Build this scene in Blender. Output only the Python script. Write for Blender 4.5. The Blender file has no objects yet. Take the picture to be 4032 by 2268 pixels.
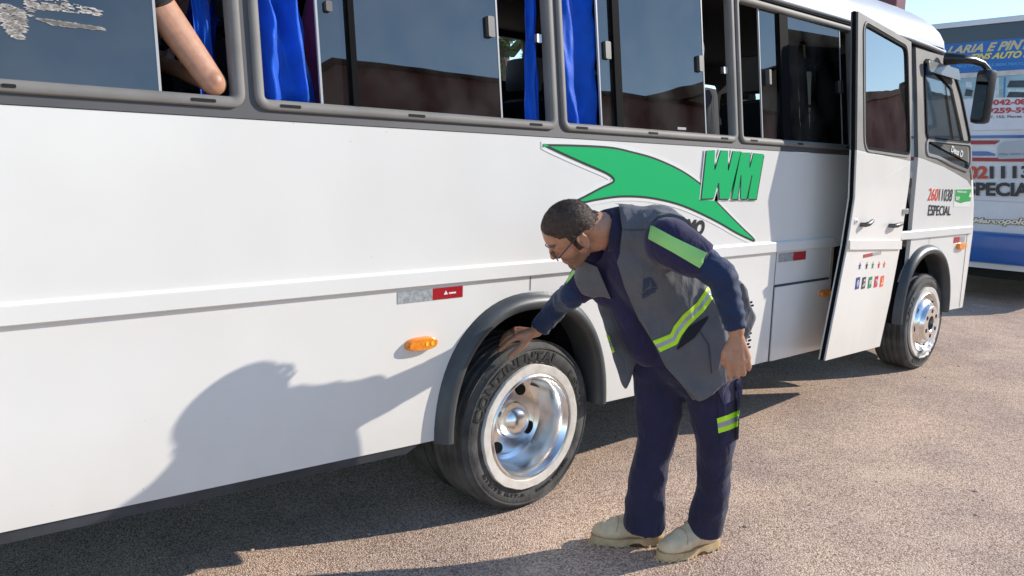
import bpy, bmesh, math, random
import numpy as np
from mathutils import Vector, Matrix, noise, geometry
from mathutils.bvhtree import BVHTree
random.seed(7)
SC = bpy.context.scene
COL = SC.collection
PI = math.pi
# ------------------------------------------------------------------ camera
PW, PH, FPX = 4032.0, 2268.0, 3200.0
YAW, PIT, ROLL = 0.735, 0.149, 0.026
O = Vector((0, -2.506, 1.516))
FW = Vector((math.sin(YAW) * math.cos(PIT), math.cos(YAW) * math.cos(PIT), -math.sin(PIT)))
_R = Vector((math.cos(YAW), -math.sin(YAW), 0))
_U = _R.cross(FW)
RT = _R * math.cos(ROLL) + _U * math.sin(ROLL)
UP = -_R * math.sin(ROLL) + _U * math.cos(ROLL)
FH = Vector((math.sin(YAW), math.cos(YAW), 0))
cd = bpy.data.cameras.new('camera')
cam = bpy.data.objects.new('camera', cd)
COL.objects.link(cam)
m3 = Matrix((RT, UP, -FW)).transposed()
cam.matrix_world = Matrix.Translation(O) @ m3.to_4x4()
cd.sensor_fit = 'HORIZONTAL'
cd.sensor_width = 36.0
cd.lens = FPX * 36.0 / PW
cd.clip_start = 0.05
cd.clip_end = 3000
SC.camera = cam
# ------------------------------------------------------------------ light
SUN = Vector((2.08, -1.0, 1.18)).normalized()          # towards the sun
EL = math.asin(SUN.z)
AZ = math.atan2(SUN.x, SUN.y)
w = bpy.data.worlds.new("World")
SC.world = w
w.use_nodes = True
nt = w.node_tree
nt.nodes.clear()
sk = nt.nodes.new('ShaderNodeTexSky')
sk.sky_type = 'NISHITA'
sk.sun_disc = False
sk.sun_elevation = EL
sk.sun_rotation = AZ
sk.air_density = 1.0
sk.dust_density = 0.0
sk.ozone_density = 3.0
bg = nt.nodes.new('ShaderNodeBackground')
bg.inputs[1].default_value = 0.15
wo = nt.nodes.new('ShaderNodeOutputWorld')
nt.links.new(sk.outputs[0], bg.inputs[0])
nt.links.new(bg.outputs[0], wo.inputs[0])
sl = bpy.data.lights.new('sun', 'SUN')
sl.energy = 3.3
sl.angle = math.radians(0.6)
sl.color = (1.0, 0.93, 0.82)
so = bpy.data.objects.new('sun', sl)
so.rotation_euler = (-SUN).to_track_quat('-Z', 'Y').to_euler()
so.location = (20, -10, 15)
COL.objects.link(so)
SC.view_settings.view_transform = 'Standard'
SC.view_settings.look = 'None'
SC.view_settings.exposure = 0.74
SC.view_settings.gamma = 1.0

# ------------------------------------------------------------------ pixel rays (photo pixels, 4032 wide)
def ray(u, v):
    return (FW + RT * ((u - PW / 2) / FPX) - UP * ((v - PH / 2) / FPX))
def onY(u, v, y=0.0):
    d = ray(u, v)
    return O + d * ((y - O.y) / d.y)
def onX(u, v, x):
    d = ray(u, v)
    return O + d * ((x - O.x) / d.x)
def onZ(u, v, z=0.0):
    d = ray(u, v)
    return O + d * ((z - O.z) / d.z)
def MH(u, v, hd):
    d = ray(u, v)
    return O + d * (hd / d.dot(FH))
KT, ZB = 0.12, 1.64
def SY(z):
    return 0.0 if z <= ZB else KT * (z - ZB)
def side(u, v):
    """point of the bus side seen at a photo pixel"""
    p = onY(u, v, 0)
    if p.z > ZB:
        d = ray(u, v)
        t = (KT * (O.z - ZB) - O.y) / (d.y - KT * d.z)
        p = O + d * t
    return p
def sxz(u, v):
    p = side(u, v)
    return (p.x, p.z)

# ------------------------------------------------------------------ materials
MATS = {}
def nodes_of(name):
    m = bpy.data.materials.new(name)
    m.use_nodes = True
    n = m.node_tree.nodes
    return m, n, m.node_tree.links, n['Principled BSDF']
def mat(name, col, rough=0.5, metal=0.0, var=0.0, vscale=8.0, bump=0.0, bscale=60.0, coat=0.0, spec=0.5, detail=4.0, sheen=0.0, col2=None, rvar=0.0):
    if name in MATS:
        return MATS[name]
    m, n, L, b = nodes_of(name)
    b.inputs['Base Color'].default_value = (*col, 1)
    b.inputs['Roughness'].default_value = rough
    b.inputs['Metallic'].default_value = metal
    b.inputs['Specular IOR Level'].default_value = spec
    b.inputs['Coat Weight'].default_value = coat
    b.inputs['Coat Roughness'].default_value = 0.08
    if sheen:
        b.inputs['Sheen Weight'].default_value = sheen
    tc = n.new('ShaderNodeTexCoord')
    if var or col2:
        t = n.new('ShaderNodeTexNoise')
        t.inputs['Scale'].default_value = vscale
        t.inputs['Detail'].default_value = detail
        L.new(tc.outputs['Object'], t.inputs['Vector'])
        r = n.new('ShaderNodeValToRGB')
        c2 = col2 or tuple(max(0, c * (1 - var)) for c in col)
        c1 = col if col2 else tuple(min(1, c * (1 + var)) for c in col)
        r.color_ramp.elements[0].color = (*c2, 1)
        r.color_ramp.elements[1].color = (*c1, 1)
        r.color_ramp.elements[0].position = 0.34
        r.color_ramp.elements[1].position = 0.66
        L.new(t.outputs['Fac'], r.inputs['Fac'])
        L.new(r.outputs['Color'], b.inputs['Base Color'])
        if rvar:
            mr = n.new('ShaderNodeMapRange')
            mr.inputs['To Min'].default_value = max(0, rough - rvar)
            mr.inputs['To Max'].default_value = min(1, rough + rvar)
            L.new(t.outputs['Fac'], mr.inputs['Value'])
            L.new(mr.outputs['Result'], b.inputs['Roughness'])
    if bump:
        t2 = n.new('ShaderNodeTexNoise')
        t2.inputs['Scale'].default_value = bscale
        t2.inputs['Detail'].default_value = 3
        L.new(tc.outputs['Object'], t2.inputs['Vector'])
        bp = n.new('ShaderNodeBump')
        bp.inputs['Strength'].default_value = bump
        bp.inputs['Distance'].default_value = 0.01
        L.new(t2.outputs['Fac'], bp.inputs['Height'])
        L.new(bp.outputs['Normal'], b.inputs['Normal'])
    MATS[name] = m
    return m
def white_paint():
    m, n, L, b = nodes_of('white_paint')
    tc = n.new('ShaderNodeTexCoord')
    t = n.new('ShaderNodeTexNoise'); t.inputs['Scale'].default_value = 1.6; t.inputs['Detail'].default_value = 5
    L.new(tc.outputs['Object'], t.inputs['Vector'])
    r = n.new('ShaderNodeValToRGB')
    r.color_ramp.elements[0].color = (0.745, 0.725, 0.68, 1); r.color_ramp.elements[0].position = 0.3
    r.color_ramp.elements[1].color = (0.80, 0.785, 0.745, 1); r.color_ramp.elements[1].position = 0.7
    L.new(t.outputs['Fac'], r.inputs['Fac'])
    # small specks of grit
    v = n.new('ShaderNodeTexVoronoi'); v.inputs['Scale'].default_value = 9
    L.new(tc.outputs['Object'], v.inputs['Vector'])
    r2 = n.new('ShaderNodeValToRGB')
    r2.color_ramp.elements[0].color = (0.45, 0.42, 0.38, 1); r2.color_ramp.elements[0].position = 0.015
    r2.color_ramp.elements[1].color = (1, 1, 1, 1); r2.color_ramp.elements[1].position = 0.03
    L.new(v.outputs['Distance'], r2.inputs['Fac'])
    mx = n.new('ShaderNodeMix'); mx.data_type = 'RGBA'; mx.blend_type = 'MULTIPLY'; mx.inputs['Factor'].default_value = 0.55
    L.new(r.outputs['Color'], mx.inputs['A']); L.new(r2.outputs['Color'], mx.inputs['B'])
    # road dust low on the skirt
    sx = n.new('ShaderNodeSeparateXYZ'); L.new(tc.outputs['Object'], sx.inputs[0])
    mr = n.new('ShaderNodeMapRange'); mr.inputs['From Min'].default_value = 0.38; mr.inputs['From Max'].default_value = 0.75
    mr.inputs['To Min'].default_value = 0.42; mr.inputs['To Max'].default_value = 0.0
    L.new(sx.outputs['Z'], mr.inputs['Value'])
    t3 = n.new('ShaderNodeTexNoise'); t3.inputs['Scale'].default_value = 6; t3.inputs['Detail'].default_value = 6
    L.new(tc.outputs['Object'], t3.inputs['Vector'])
    mu = n.new('ShaderNodeMath'); mu.operation = 'MULTIPLY'; L.new(mr.outputs[0], mu.inputs[0]); L.new(t3.outputs['Fac'], mu.inputs[1])
    mx2 = n.new('ShaderNodeMix'); mx2.data_type = 'RGBA'
    L.new(mu.outputs[0], mx2.inputs['Factor']); L.new(mx.outputs['Result'], mx2.inputs['A']); mx2.inputs['B'].default_value = (0.45, 0.38, 0.30, 1)
    L.new(mx2.outputs['Result'], b.inputs['Base Color'])
    b.inputs['Roughness'].default_value = 0.28
    b.inputs['Coat Weight'].default_value = 0.35
    b.inputs['Coat Roughness'].default_value = 0.1
    t2 = n.new('ShaderNodeTexNoise'); t2.inputs['Scale'].default_value = 2.2; t2.inputs['Detail'].default_value = 1
    L.new(tc.outputs['Object'], t2.inputs['Vector'])
    bp = n.new('ShaderNodeBump'); bp.inputs['Strength'].default_value = 0.12; bp.inputs['Distance'].default_value = 0.05
    L.new(t2.outputs['Fac'], bp.inputs['Height']); L.new(bp.outputs['Normal'], b.inputs['Normal'])
    return m
def glass(name, tint, refl, rcol=(0.95, 0.88, 0.80), smudge=0.0):
    m = bpy.data.materials.new(name)
    m.use_nodes = True
    n = m.node_tree.nodes; L = m.node_tree.links
    n.clear()
    o = n.new('ShaderNodeOutputMaterial')
    tr = n.new('ShaderNodeBsdfTransparent'); tr.inputs[0].default_value = (*tint, 1)
    g = n.new('ShaderNodeBsdfGlossy'); g.inputs['Color'].default_value = (*rcol, 1); g.inputs['Roughness'].default_value = 0.01
    mx = n.new('ShaderNodeMixShader')
    lw = n.new('ShaderNodeLayerWeight'); lw.inputs['Blend'].default_value = 0.35
    mr = n.new('ShaderNodeMapRange'); mr.inputs['To Min'].default_value = refl; mr.inputs['To Max'].default_value = min(1, refl * 1.9)
    L.new(lw.outputs['Fresnel'], mr.inputs['Value'])
    L.new(mr.outputs[0], mx.inputs[0]); L.new(tr.outputs[0], mx.inputs[1]); L.new(g.outputs[0], mx.inputs[2])
    tc = n.new('ShaderNodeTexCoord')
    t = n.new('ShaderNodeTexNoise'); t.inputs['Scale'].default_value = 3.0; t.inputs['Detail'].default_value = 1
    L.new(tc.outputs['Object'], t.inputs['Vector'])
    bp = n.new('ShaderNodeBump'); bp.inputs['Strength'].default_value = 0.022; bp.inputs['Distance'].default_value = 0.03
    L.new(t.outputs['Fac'], bp.inputs['Height']); L.new(bp.outputs['Normal'], g.inputs['Normal'])
    last = mx
    if smudge:
        # dusty film
        t2 = n.new('ShaderNodeTexNoise'); t2.inputs['Scale'].default_value = 5; t2.inputs['Detail'].default_value = 8
        L.new(tc.outputs['Object'], t2.inputs['Vector'])
        r = n.new('ShaderNodeMapRange'); r.inputs['From Min'].default_value = 0.35; r.inputs['From Max'].default_value = 0.8
        r.inputs['To Min'].default_value = 0.0; r.inputs['To Max'].default_value = smudge
        L.new(t2.outputs['Fac'], r.inputs['Value'])
        df = n.new('ShaderNodeBsdfDiffuse'); df.inputs[0].default_value = (0.35, 0.34, 0.32, 1)
        mx2 = n.new('ShaderNodeMixShader')
        L.new(r.outputs[0], mx2.inputs[0]); L.new(mx.outputs[0], mx2.inputs[1]); L.new(df.outputs[0], mx2.inputs[2])
        last = mx2
    L.new(last.outputs[0], o.inputs[0])
    return m
def asphalt():
    m, n, L, b = nodes_of('chip_seal_asphalt')
    tc = n.new('ShaderNodeTexCoord')
    v = n.new('ShaderNodeTexVoronoi'); v.inputs['Scale'].default_value = 140; v.inputs['Randomness'].default_value = 1
    L.new(tc.outputs['Object'], v.inputs['Vector'])
    rc = n.new('ShaderNodeValToRGB')
    e = rc.color_ramp.elements
    e[0].position = 0.0; e[0].color = (0.46, 0.335, 0.265, 1)
    e[1].position = 1.0; e[1].color = (0.90, 0.74, 0.58, 1)
    for p, c in ((0.3, (0.62, 0.465, 0.38, 1)), (0.6, (0.74, 0.575, 0.475, 1)), (0.85, (0.83, 0.67, 0.565, 1))):
        q = e.new(p); q.color = c
    sep = n.new('ShaderNodeSeparateColor'); L.new(v.outputs['Color'], sep.inputs[0])
    L.new(sep.outputs[0], rc.inputs['Fac'])
    # dark tar between the chips
    r2 = n.new('ShaderNodeValToRGB')
    r2.color_ramp.elements[0].position = 0.35; r2.color_ramp.elements[0].color = (1, 1, 1, 1)
    r2.color_ramp.elements[1].position = 0.75; r2.color_ramp.elements[1].color = (0.52, 0.45, 0.41, 1)
    L.new(v.outputs['Distance'], r2.inputs['Fac'])
    mx = n.new('ShaderNodeMix'); mx.data_type = 'RGBA'; mx.blend_type = 'MULTIPLY'; mx.inputs['Factor'].default_value = 1
    L.new(rc.outputs['Color'], mx.inputs['A']); L.new(r2.outputs['Color'], mx.inputs['B'])
    # worn, sandy and dark patches
    t = n.new('ShaderNodeTexNoise'); t.inputs['Scale'].default_value = 1.3; t.inputs['Detail'].default_value = 9; t.inputs['Roughness'].default_value = 0.65
    L.new(tc.outputs['Object'], t.inputs['Vector'])
    r3 = n.new('ShaderNodeValToRGB')
    r3.color_ramp.elements[0].position = 0.32; r3.color_ramp.elements[0].color = (0.72, 0.70, 0.70, 1)
    r3.color_ramp.elements[1].position = 0.66; r3.color_ramp.elements[1].color = (1.12, 1.07, 0.98, 1)
    L.new(t.outputs['Fac'], r3.inputs['Fac'])
    mx2 = n.new('ShaderNodeMix'); mx2.data_type = 'RGBA'; mx2.blend_type = 'MULTIPLY'; mx2.inputs['Factor'].default_value = 1
    L.new(mx.outputs['Result'], mx2.inputs['A']); L.new(r3.outputs['Color'], mx2.inputs['B'])
    t4 = n.new('ShaderNodeTexNoise'); t4.inputs['Scale'].default_value = 2.7; t4.inputs['Detail'].default_value = 10; t4.inputs['Roughness'].default_value = 0.7
    L.new(tc.outputs['Object'], t4.inputs['Vector'])
    r4 = n.new('ShaderNodeMapRange'); r4.inputs['From Min'].default_value = 0.56; r4.inputs['From Max'].default_value = 0.72; r4.inputs['To Max'].default_value = 0.6
    L.new(t4.outputs['Fac'], r4.inputs['Value'])
    mx3 = n.new('ShaderNodeMix'); mx3.data_type = 'RGBA'
    L.new(r4.outputs[0], mx3.inputs['Factor']); L.new(mx2.outputs['Result'], mx3.inputs['A']); mx3.inputs['B'].default_value = (0.72, 0.56, 0.42, 1)
    L.new(mx3.outputs['Result'], b.inputs['Base Color'])
    b.inputs['Roughness'].default_value = 0.85
    b.inputs['Specular IOR Level'].default_value = 0.3
    inv = n.new('ShaderNodeMath'); inv.operation = 'SUBTRACT'; inv.inputs[0].default_value = 1
    L.new(v.outputs['Distance'], inv.inputs[1])
    ad = n.new('ShaderNodeMath'); ad.operation = 'MULTIPLY_ADD'; L.new(sep.outputs[1], ad.inputs[0]); ad.inputs[1].default_value = 0.7; L.new(inv.outputs[0], ad.inputs[2])
    bp = n.new('ShaderNodeBump'); bp.inputs['Strength'].default_value = 0.65; bp.inputs['Distance'].default_value = 0.005
    L.new(ad.outputs[0], bp.inputs['Height']); L.new(bp.outputs['Normal'], b.inputs['Normal'])
    return m
def fabric(name, col, var=0.12, bump=0.25, scale=350, rough=0.85, sheen=0.15):
    if name in MATS:
        return MATS[name]
    m, n, L, b = nodes_of(name)
    tc = n.new('ShaderNodeTexCoord')
    t = n.new('ShaderNodeTexNoise'); t.inputs['Scale'].default_value = 14; t.inputs['Detail'].default_value = 6
    L.new(tc.outputs['Object'], t.inputs['Vector'])
    r = n.new('ShaderNodeValToRGB')
    r.color_ramp.elements[0].position = 0.3; r.color_ramp.elements[0].color = (*[c * (1 - var) for c in col], 1)
    r.color_ramp.elements[1].position = 0.7; r.color_ramp.elements[1].color = (*[c * (1 + var) for c in col], 1)
    L.new(t.outputs['Fac'], r.inputs['Fac']); L.new(r.outputs['Color'], b.inputs['Base Color'])
    b.inputs['Roughness'].default_value = rough
    b.inputs['Sheen Weight'].default_value = sheen
    b.inputs['Specular IOR Level'].default_value = 0.25
    # creases: stretched noise at two scales
    mp = n.new('ShaderNodeMapping'); mp.inputs['Scale'].default_value = (1, 1, 0.45); mp.inputs['Rotation'].default_value = (0.3, 0.5, 0)
    L.new(tc.outputs['Object'], mp.inputs['Vector'])
    t2 = n.new('ShaderNodeTexNoise'); t2.inputs['Scale'].default_value = 16; t2.inputs['Detail'].default_value = 3; t2.inputs['Distortion'].default_value = 1.2
    L.new(mp.outputs[0], t2.inputs['Vector'])
    bp = n.new('ShaderNodeBump'); bp.inputs['Strength'].default_value = bump; bp.inputs['Distance'].default_value = 0.03
    L.new(t2.outputs['Fac'], bp.inputs['Height'])
    t3 = n.new('ShaderNodeTexNoise'); t3.inputs['Scale'].default_value = scale
    L.new(tc.outputs['Object'], t3.inputs['Vector'])
    bp2 = n.new('ShaderNodeBump'); bp2.inputs['Strength'].default_value = 0.15; bp2.inputs['Distance'].default_value = 0.003
    L.new(t3.outputs['Fac'], bp2.inputs['Height']); L.new(bp.outputs['Normal'], bp2.inputs['Normal'])
    L.new(bp2.outputs['Normal'], b.inputs['Normal'])
    MATS[name] = m
    return m

WHITE = white_paint()
ROOFW = mat('roof_white_toned_down', (0.40, 0.42, 0.455), 0.5, var=0.06, vscale=3, coat=0.0, spec=0.3)  # white roof darkened in colour to offset the strong light on top
BAND = mat('dark_grey_band', (0.085, 0.083, 0.085), 0.55, var=0.1, vscale=3)
FRAME = mat('grey_window_frame', (0.205, 0.192, 0.175), 0.6, var=0.12, vscale=5, spec=0.3)
RUBBER = mat('black_rubber', (0.007, 0.007, 0.008), 0.7, spec=0.04)
BLACKP = mat('black_plastic', (0.016, 0.016, 0.018), 0.35, var=0.2, vscale=20)
GREYP = mat('grey_fender_plastic', (0.055, 0.060, 0.063), 0.42, var=0.18, vscale=7, bump=0.08, bscale=250)
SILL = mat('dark_sill_paint', (0.03, 0.035, 0.042), 0.5, var=0.3, vscale=8)
DARK = mat('shaded_interior', (0.012, 0.012, 0.014), 0.8)  # cabin shade put into the colour, near black all over
UNDER = mat('underbody_black', (0.01, 0.01, 0.01), 0.9)
GLASS = glass('tinted_window_glass', (0.035, 0.042, 0.05), 0.145, smudge=0.10)
GLASSD = glass('door_window_glass', (0.04, 0.045, 0.05), 0.36, smudge=0.08)
GLASSC = glass('cab_window_glass', (0.70, 0.73, 0.73), 0.13, smudge=0.06)
CHROME = mat('polished_rim_metal', (0.88, 0.87, 0.85), 0.23, metal=1.0, var=0.05, vscale=15, bump=0.03, bscale=20, rvar=0.05)
ALU = mat('bare_aluminium', (0.62, 0.61, 0.58), 0.3, metal=0.8)
CREAM = mat('cream_door_jamb', (0.55, 0.50, 0.40), 0.5)
GREEN = mat('green_vinyl', (0.0, 0.44, 0.135), 0.35)
GREENO = mat('dark_vinyl_outline', (0.035, 0.038, 0.036), 0.4)
DECALW = mat('white_vinyl', (0.79, 0.78, 0.75), 0.35)
INK = mat('black_vinyl', (0.02, 0.02, 0.022), 0.4)
RED = mat('red_vinyl', (0.75, 0.06, 0.03), 0.4)
REFR = mat('red_reflector', (0.38, 0.012, 0.02), 0.3, var=0.15, vscale=120, coat=0.3)
REFW = mat('silver_reflector', (0.42, 0.44, 0.45), 0.35, metal=0.3, var=0.25, vscale=60)
AMBER = mat('amber_lens', (0.95, 0.26, 0.01), 0.2, var=0.2, vscale=90, coat=0.6)
AMBERL = mat('amber_lens_bright', (1.0, 0.62, 0.03), 0.25)
TYRE = mat('tyre_rubber', (0.105, 0.102, 0.096), 0.8, col2=(0.042, 0.041, 0.040), vscale=9, bump=0.25, bscale=70, detail=8)
TYRET = mat('tyre_lettering', (0.03, 0.029, 0.029), 0.55)
RING = mat('white_rim_ring', (0.74, 0.70, 0.64), 0.45, col2=(0.62, 0.57, 0.50), vscale=18, detail=8, bump=0.15, bscale=40)
BLUECUR = fabric('blue_curtain_cloth', (0.008, 0.18, 0.92), var=0.1, bump=0.15, rough=0.5, sheen=0.4)

# ------------------------------------------------------------------ mesh helpers
def link(name, bm, m, parent=None, smooth=False, angle=None):
    me = bpy.data.meshes.new(name)
    bm.normal_update()
    bm.to_mesh(me)
    bm.free()
    return link_me(name, me, m, parent, smooth, angle)
def link_me(name, me, m, parent=None, smooth=False, angle=None):
    o = bpy.data.objects.new(name, me)
    COL.objects.link(o)
    if m:
        for mm in (m if isinstance(m, (list, tuple)) else [m]):
            me.materials.append(mm)
    if smooth:
        me.polygons.foreach_set('use_smooth', [True] * len(me.polygons))
        if angle:
            try:
                me.set_sharp_from_angle(angle=math.radians(angle))
            except Exception:
                pass
    if parent is not None:
        o.parent = parent
        o.matrix_parent_inverse = PINV.get(parent.name, Matrix.Identity(4))
    return o
PINV = {}
def root(name, loc, label, cat, group=None):
    o = bpy.data.objects.new(name, None)
    o.location = loc
    o.empty_display_size = 0.2
    COL.objects.link(o)
    PINV[o.name] = Matrix.Translation(Vector(loc)).inverted()
    o['label'] = label
    o['category'] = cat
    if group:
        o['group'] = group
    return o
def tag(o, label, cat, group=None):
    o['label'] = label; o['category'] = cat
    if group: o['group'] = group
    return o
def rr(x0, z0, x1, z1, r=0.02, n=5):
    out = []
    for cx, cz, a in ((x1 - r, z1 - r, 0), (x0 + r, z1 - r, 90), (x0 + r, z0 + r, 180), (x1 - r, z0 + r, 270)):
        for i in range(n + 1):
            t = math.radians(a + 90 * i / n)
            out.append((cx + r * math.cos(t), cz + r * math.sin(t)))
    return out
def round_poly(pts, r, n=4):
    """round the corners of a polygon"""
    out = []
    N = len(pts)
    for i in range(N):
        p0, p1, p2 = Vector(pts[i - 1]), Vector(pts[i]), Vector(pts[(i + 1) % N])
        a, b = p0 - p1, p2 - p1
        k = min(r, a.length * 0.45, b.length * 0.45)
        q0, q2 = p1 + a.normalized() * k, p1 + b.normalized() * k
        for j in range(n + 1):
            t = j / n
            out.append(tuple(q0 * (1 - t) ** 2 + p1 * 2 * t * (1 - t) + q2 * t * t))
    return out
def plate_bm(bm, outer, holes, fn, t, off=0.0):
    """sheet with holes; fn(x, z, d): d = depth behind the front (+ is away from the viewer)"""
    loops = [outer] + list(holes)
    flat = [p for l in loops for p in l]
    tri = geometry.tessellate_polygon([[Vector((p[0], p[1], 0)) for p in l] for l in loops])
    A = [bm.verts.new(fn(p[0], p[1], off)) for p in flat]
    B = [bm.verts.new(fn(p[0], p[1], off + t)) for p in flat] if t else None
    for a, b, c in tri:
        try:
            bm.faces.new((A[a], A[b], A[c]))
            if B: bm.faces.new((B[c], B[b], B[a]))
        except ValueError:
            pass
    if B:
        s = 0
        for l in loops:
            n = len(l)
            for i in range(n):
                j = (i + 1) % n
                try:
                    bm.faces.new((A[s + i], A[s + j], B[s + j], B[s + i]))
                except ValueError:
                    pass
            s += n
    return bm
def plate(name, outer, holes, fn, t, m, parent=None, off=0.0):
    bm = bmesh.new()
    plate_bm(bm, outer, holes, fn, t, off)
    bmesh.ops.recalc_face_normals(bm, faces=bm.faces)
    return link(name, bm, m, parent)
def fside(x, z, d):
    return Vector((x, SY(z) + d, z))
def box_bm(bm, lo, hi, mtx=None, bev=0.0):
    r = bmesh.ops.create_cube(bm, size=1)
    vs = r['verts']
    s = [hi[i] - lo[i] for i in range(3)]; c = [(hi[i] + lo[i]) / 2 for i in range(3)]
    for v in vs:
        v.co = Vector((v.co.x * s[0] + c[0], v.co.y * s[1] + c[1], v.co.z * s[2] + c[2]))
    if bev:
        ed = list({e for v in vs for e in v.link_edges})
        q = bmesh.ops.bevel(bm, geom=ed, offset=bev, segments=2, affect='EDGES', profile=0.6)
        vs = list({v for f in q['faces'] for v in f.verts} | {v for v in vs if v.is_valid})
    if mtx:
        for v in vs: v.co = mtx @ v.co
    return vs
def box(name, lo, hi, m, parent=None, bev=0.004, mtx=None):
    bm = bmesh.new()
    box_bm(bm, lo, hi, mtx, bev)
    return link(name, bm, m, parent)
def tube_bm(bm, pts, r, seg=10, close=False, flat=None):
    pts = [Vector(p) for p in pts]
    n = len(pts)
    rad = r if isinstance(r, (list, tuple)) else [r] * n
    rings = []
    up = None
    for i, p in enumerate(pts):
        if close:
            t = (pts[(i + 1) % n] - pts[i - 1]).normalized()
        else:
            t = (pts[min(i + 1, n - 1)] - pts[max(i - 1, 0)]).normalized()
        if up is None:
            up = Vector((0, 0, 1)) if abs(t.z) < 0.9 else Vector((1, 0, 0))
        s = t.cross(up).normalized()
        up = s.cross(t).normalized()
        fl = flat or 1.0
        rings.append([bm.verts.new(p + s * math.cos(a) * rad[i] + up * math.sin(a) * rad[i] * fl) for a in [2 * PI * k / seg for k in range(seg)]])
    for i in range(n if close else n - 1):
        a, b = rings[i], rings[(i + 1) % n]
        for k in range(seg):
            bm.faces.new((a[k], a[(k + 1) % seg], b[(k + 1) % seg], b[k]))
    if not close:
        bm.faces.new(rings[0][::-1]); bm.faces.new(rings[-1])
def tube(name, pts, r, m, parent=None, seg=10, close=False, flat=None):
    bm = bmesh.new()
    tube_bm(bm, pts, r, seg, close, flat)
    bmesh.ops.recalc_face_normals(bm, faces=bm.faces)
    return link(name, bm, m, parent, True, 50)
def lathe_bm(bm, prof, origin, axis=Vector((0, 1, 0)), seg=96, rfun=None, ydepth=True):
    """prof: (radius, depth along +y)"""
    o = Vector(origin)
    rings = []
    for r, y in prof:
        ring = []
        for k in range(seg):
            a = 2 * PI * k / seg
            q = rfun(r, y, a) if rfun else (r, y)
            ring.append(bm.verts.new(o + Vector((q[0] * math.cos(a), q[1], q[0] * math.sin(a)))))
        rings.append(ring)
    for a, b in zip(rings, rings[1:]):
        for k in range(seg):
            bm.faces.new((a[k], b[k], b[(k + 1) % seg], a[(k + 1) % seg]))
    return rings
def text_mesh(body, bold=0.0, shear=0.0, space=1.0, extrude=0.0):
    cu = bpy.data.curves.new('txt', 'FONT')
    cu.body = body; cu.size = 1; cu.offset = bold; cu.shear = shear; cu.space_character = space; cu.extrude = extrude
    cu.resolution_u = 4
    o = bpy.data.objects.new('txt', cu)
    COL.objects.link(o)
    dg = bpy.context.evaluated_depsgraph_get(); dg.update()
    me = bpy.data.meshes.new_from_object(o.evaluated_get(dg))
    bpy.data.objects.remove(o)
    bpy.data.curves.remove(cu)
    return me
def text_on(name, body, quad, m, parent, nrm=Vector((0, -1, 0)), bold=0.02, shear=0.0, space=1.0, lift=0.003, thick=0.002):
    """lettering stretched over the 3D quad bottom-left, bottom-right, top-right, top-left"""
    me = text_mesh(body, bold, shear, space, 0.5)
    vs = [v.co.copy() for v in me.vertices]
    x0, x1 = min(v.x for v in vs), max(v.x for v in vs)
    y0, y1 = min(v.y for v in vs), max(v.y for v in vs)
    bl, br, tr, tl = [Vector(q) for q in quad]
    for v, c in zip(me.vertices, vs):
        s = (c.x - x0) / (x1 - x0); t = (c.y - y0) / (y1 - y0)
        p = bl * (1 - s) * (1 - t) + br * s * (1 - t) + tr * s * t + tl * (1 - s) * t
        v.co = p + nrm * (lift + (thick if c.z > 0 else 0))
    me.name = name
    return link_me(name, me, m, parent)
def pquad(fn, pts):
    return [fn(*p) for p in pts]

# ------------------------------------------------------------------ ground
bm = bmesh.new()
bmesh.ops.create_grid(bm, x_segments=8, y_segments=8, size=400)
g = link('ground', bm, asphalt())
g['kind'] = 'structure'
# loose chippings lying on the surface
rnd = random.Random(3)
bm = bmesh.new()
for k in range(260):
    px_, py_ = rnd.uniform(0.6, 9.5), rnd.uniform(-2.6, 0.9)
    s_ = rnd.uniform(0.003, 0.008) * (1.8 if rnd.random() < 0.06 else 1)
    q_ = bmesh.ops.create_icosphere(bm, subdivisions=1, radius=s_)
    for v_ in q_['verts']:
        v_.co = Vector((v_.co.x * rnd.uniform(0.8, 1.3) + px_, v_.co.y * rnd.uniform(0.8, 1.3) + py_, v_.co.z * 0.55 + s_ * 0.3))
gv = link('gravel', bm, mat('loose_chippings', (0.50, 0.40, 0.31), 0.9, var=0.35, vscale=9))
gv['kind'] = 'stuff'
# ------------------------------------------------------------------ minibus
bus = root('minibus', (2.4, 1.05, 0), 'white minibus with green swoosh lettering and its front passenger door swung open', 'bus')
XR = -2.4
def arch(cx, hw, zb, zt, n=28, ex=2.25):
    out = []
    for i in range(n + 1):
        a = PI - PI * i / n
        c, s = math.cos(a), math.sin(a)
        out.append((cx + hw * math.copysign(abs(c) ** (2 / ex), c), zb + (zt - zb) * abs(s) ** (2 / ex)))
    return out
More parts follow.
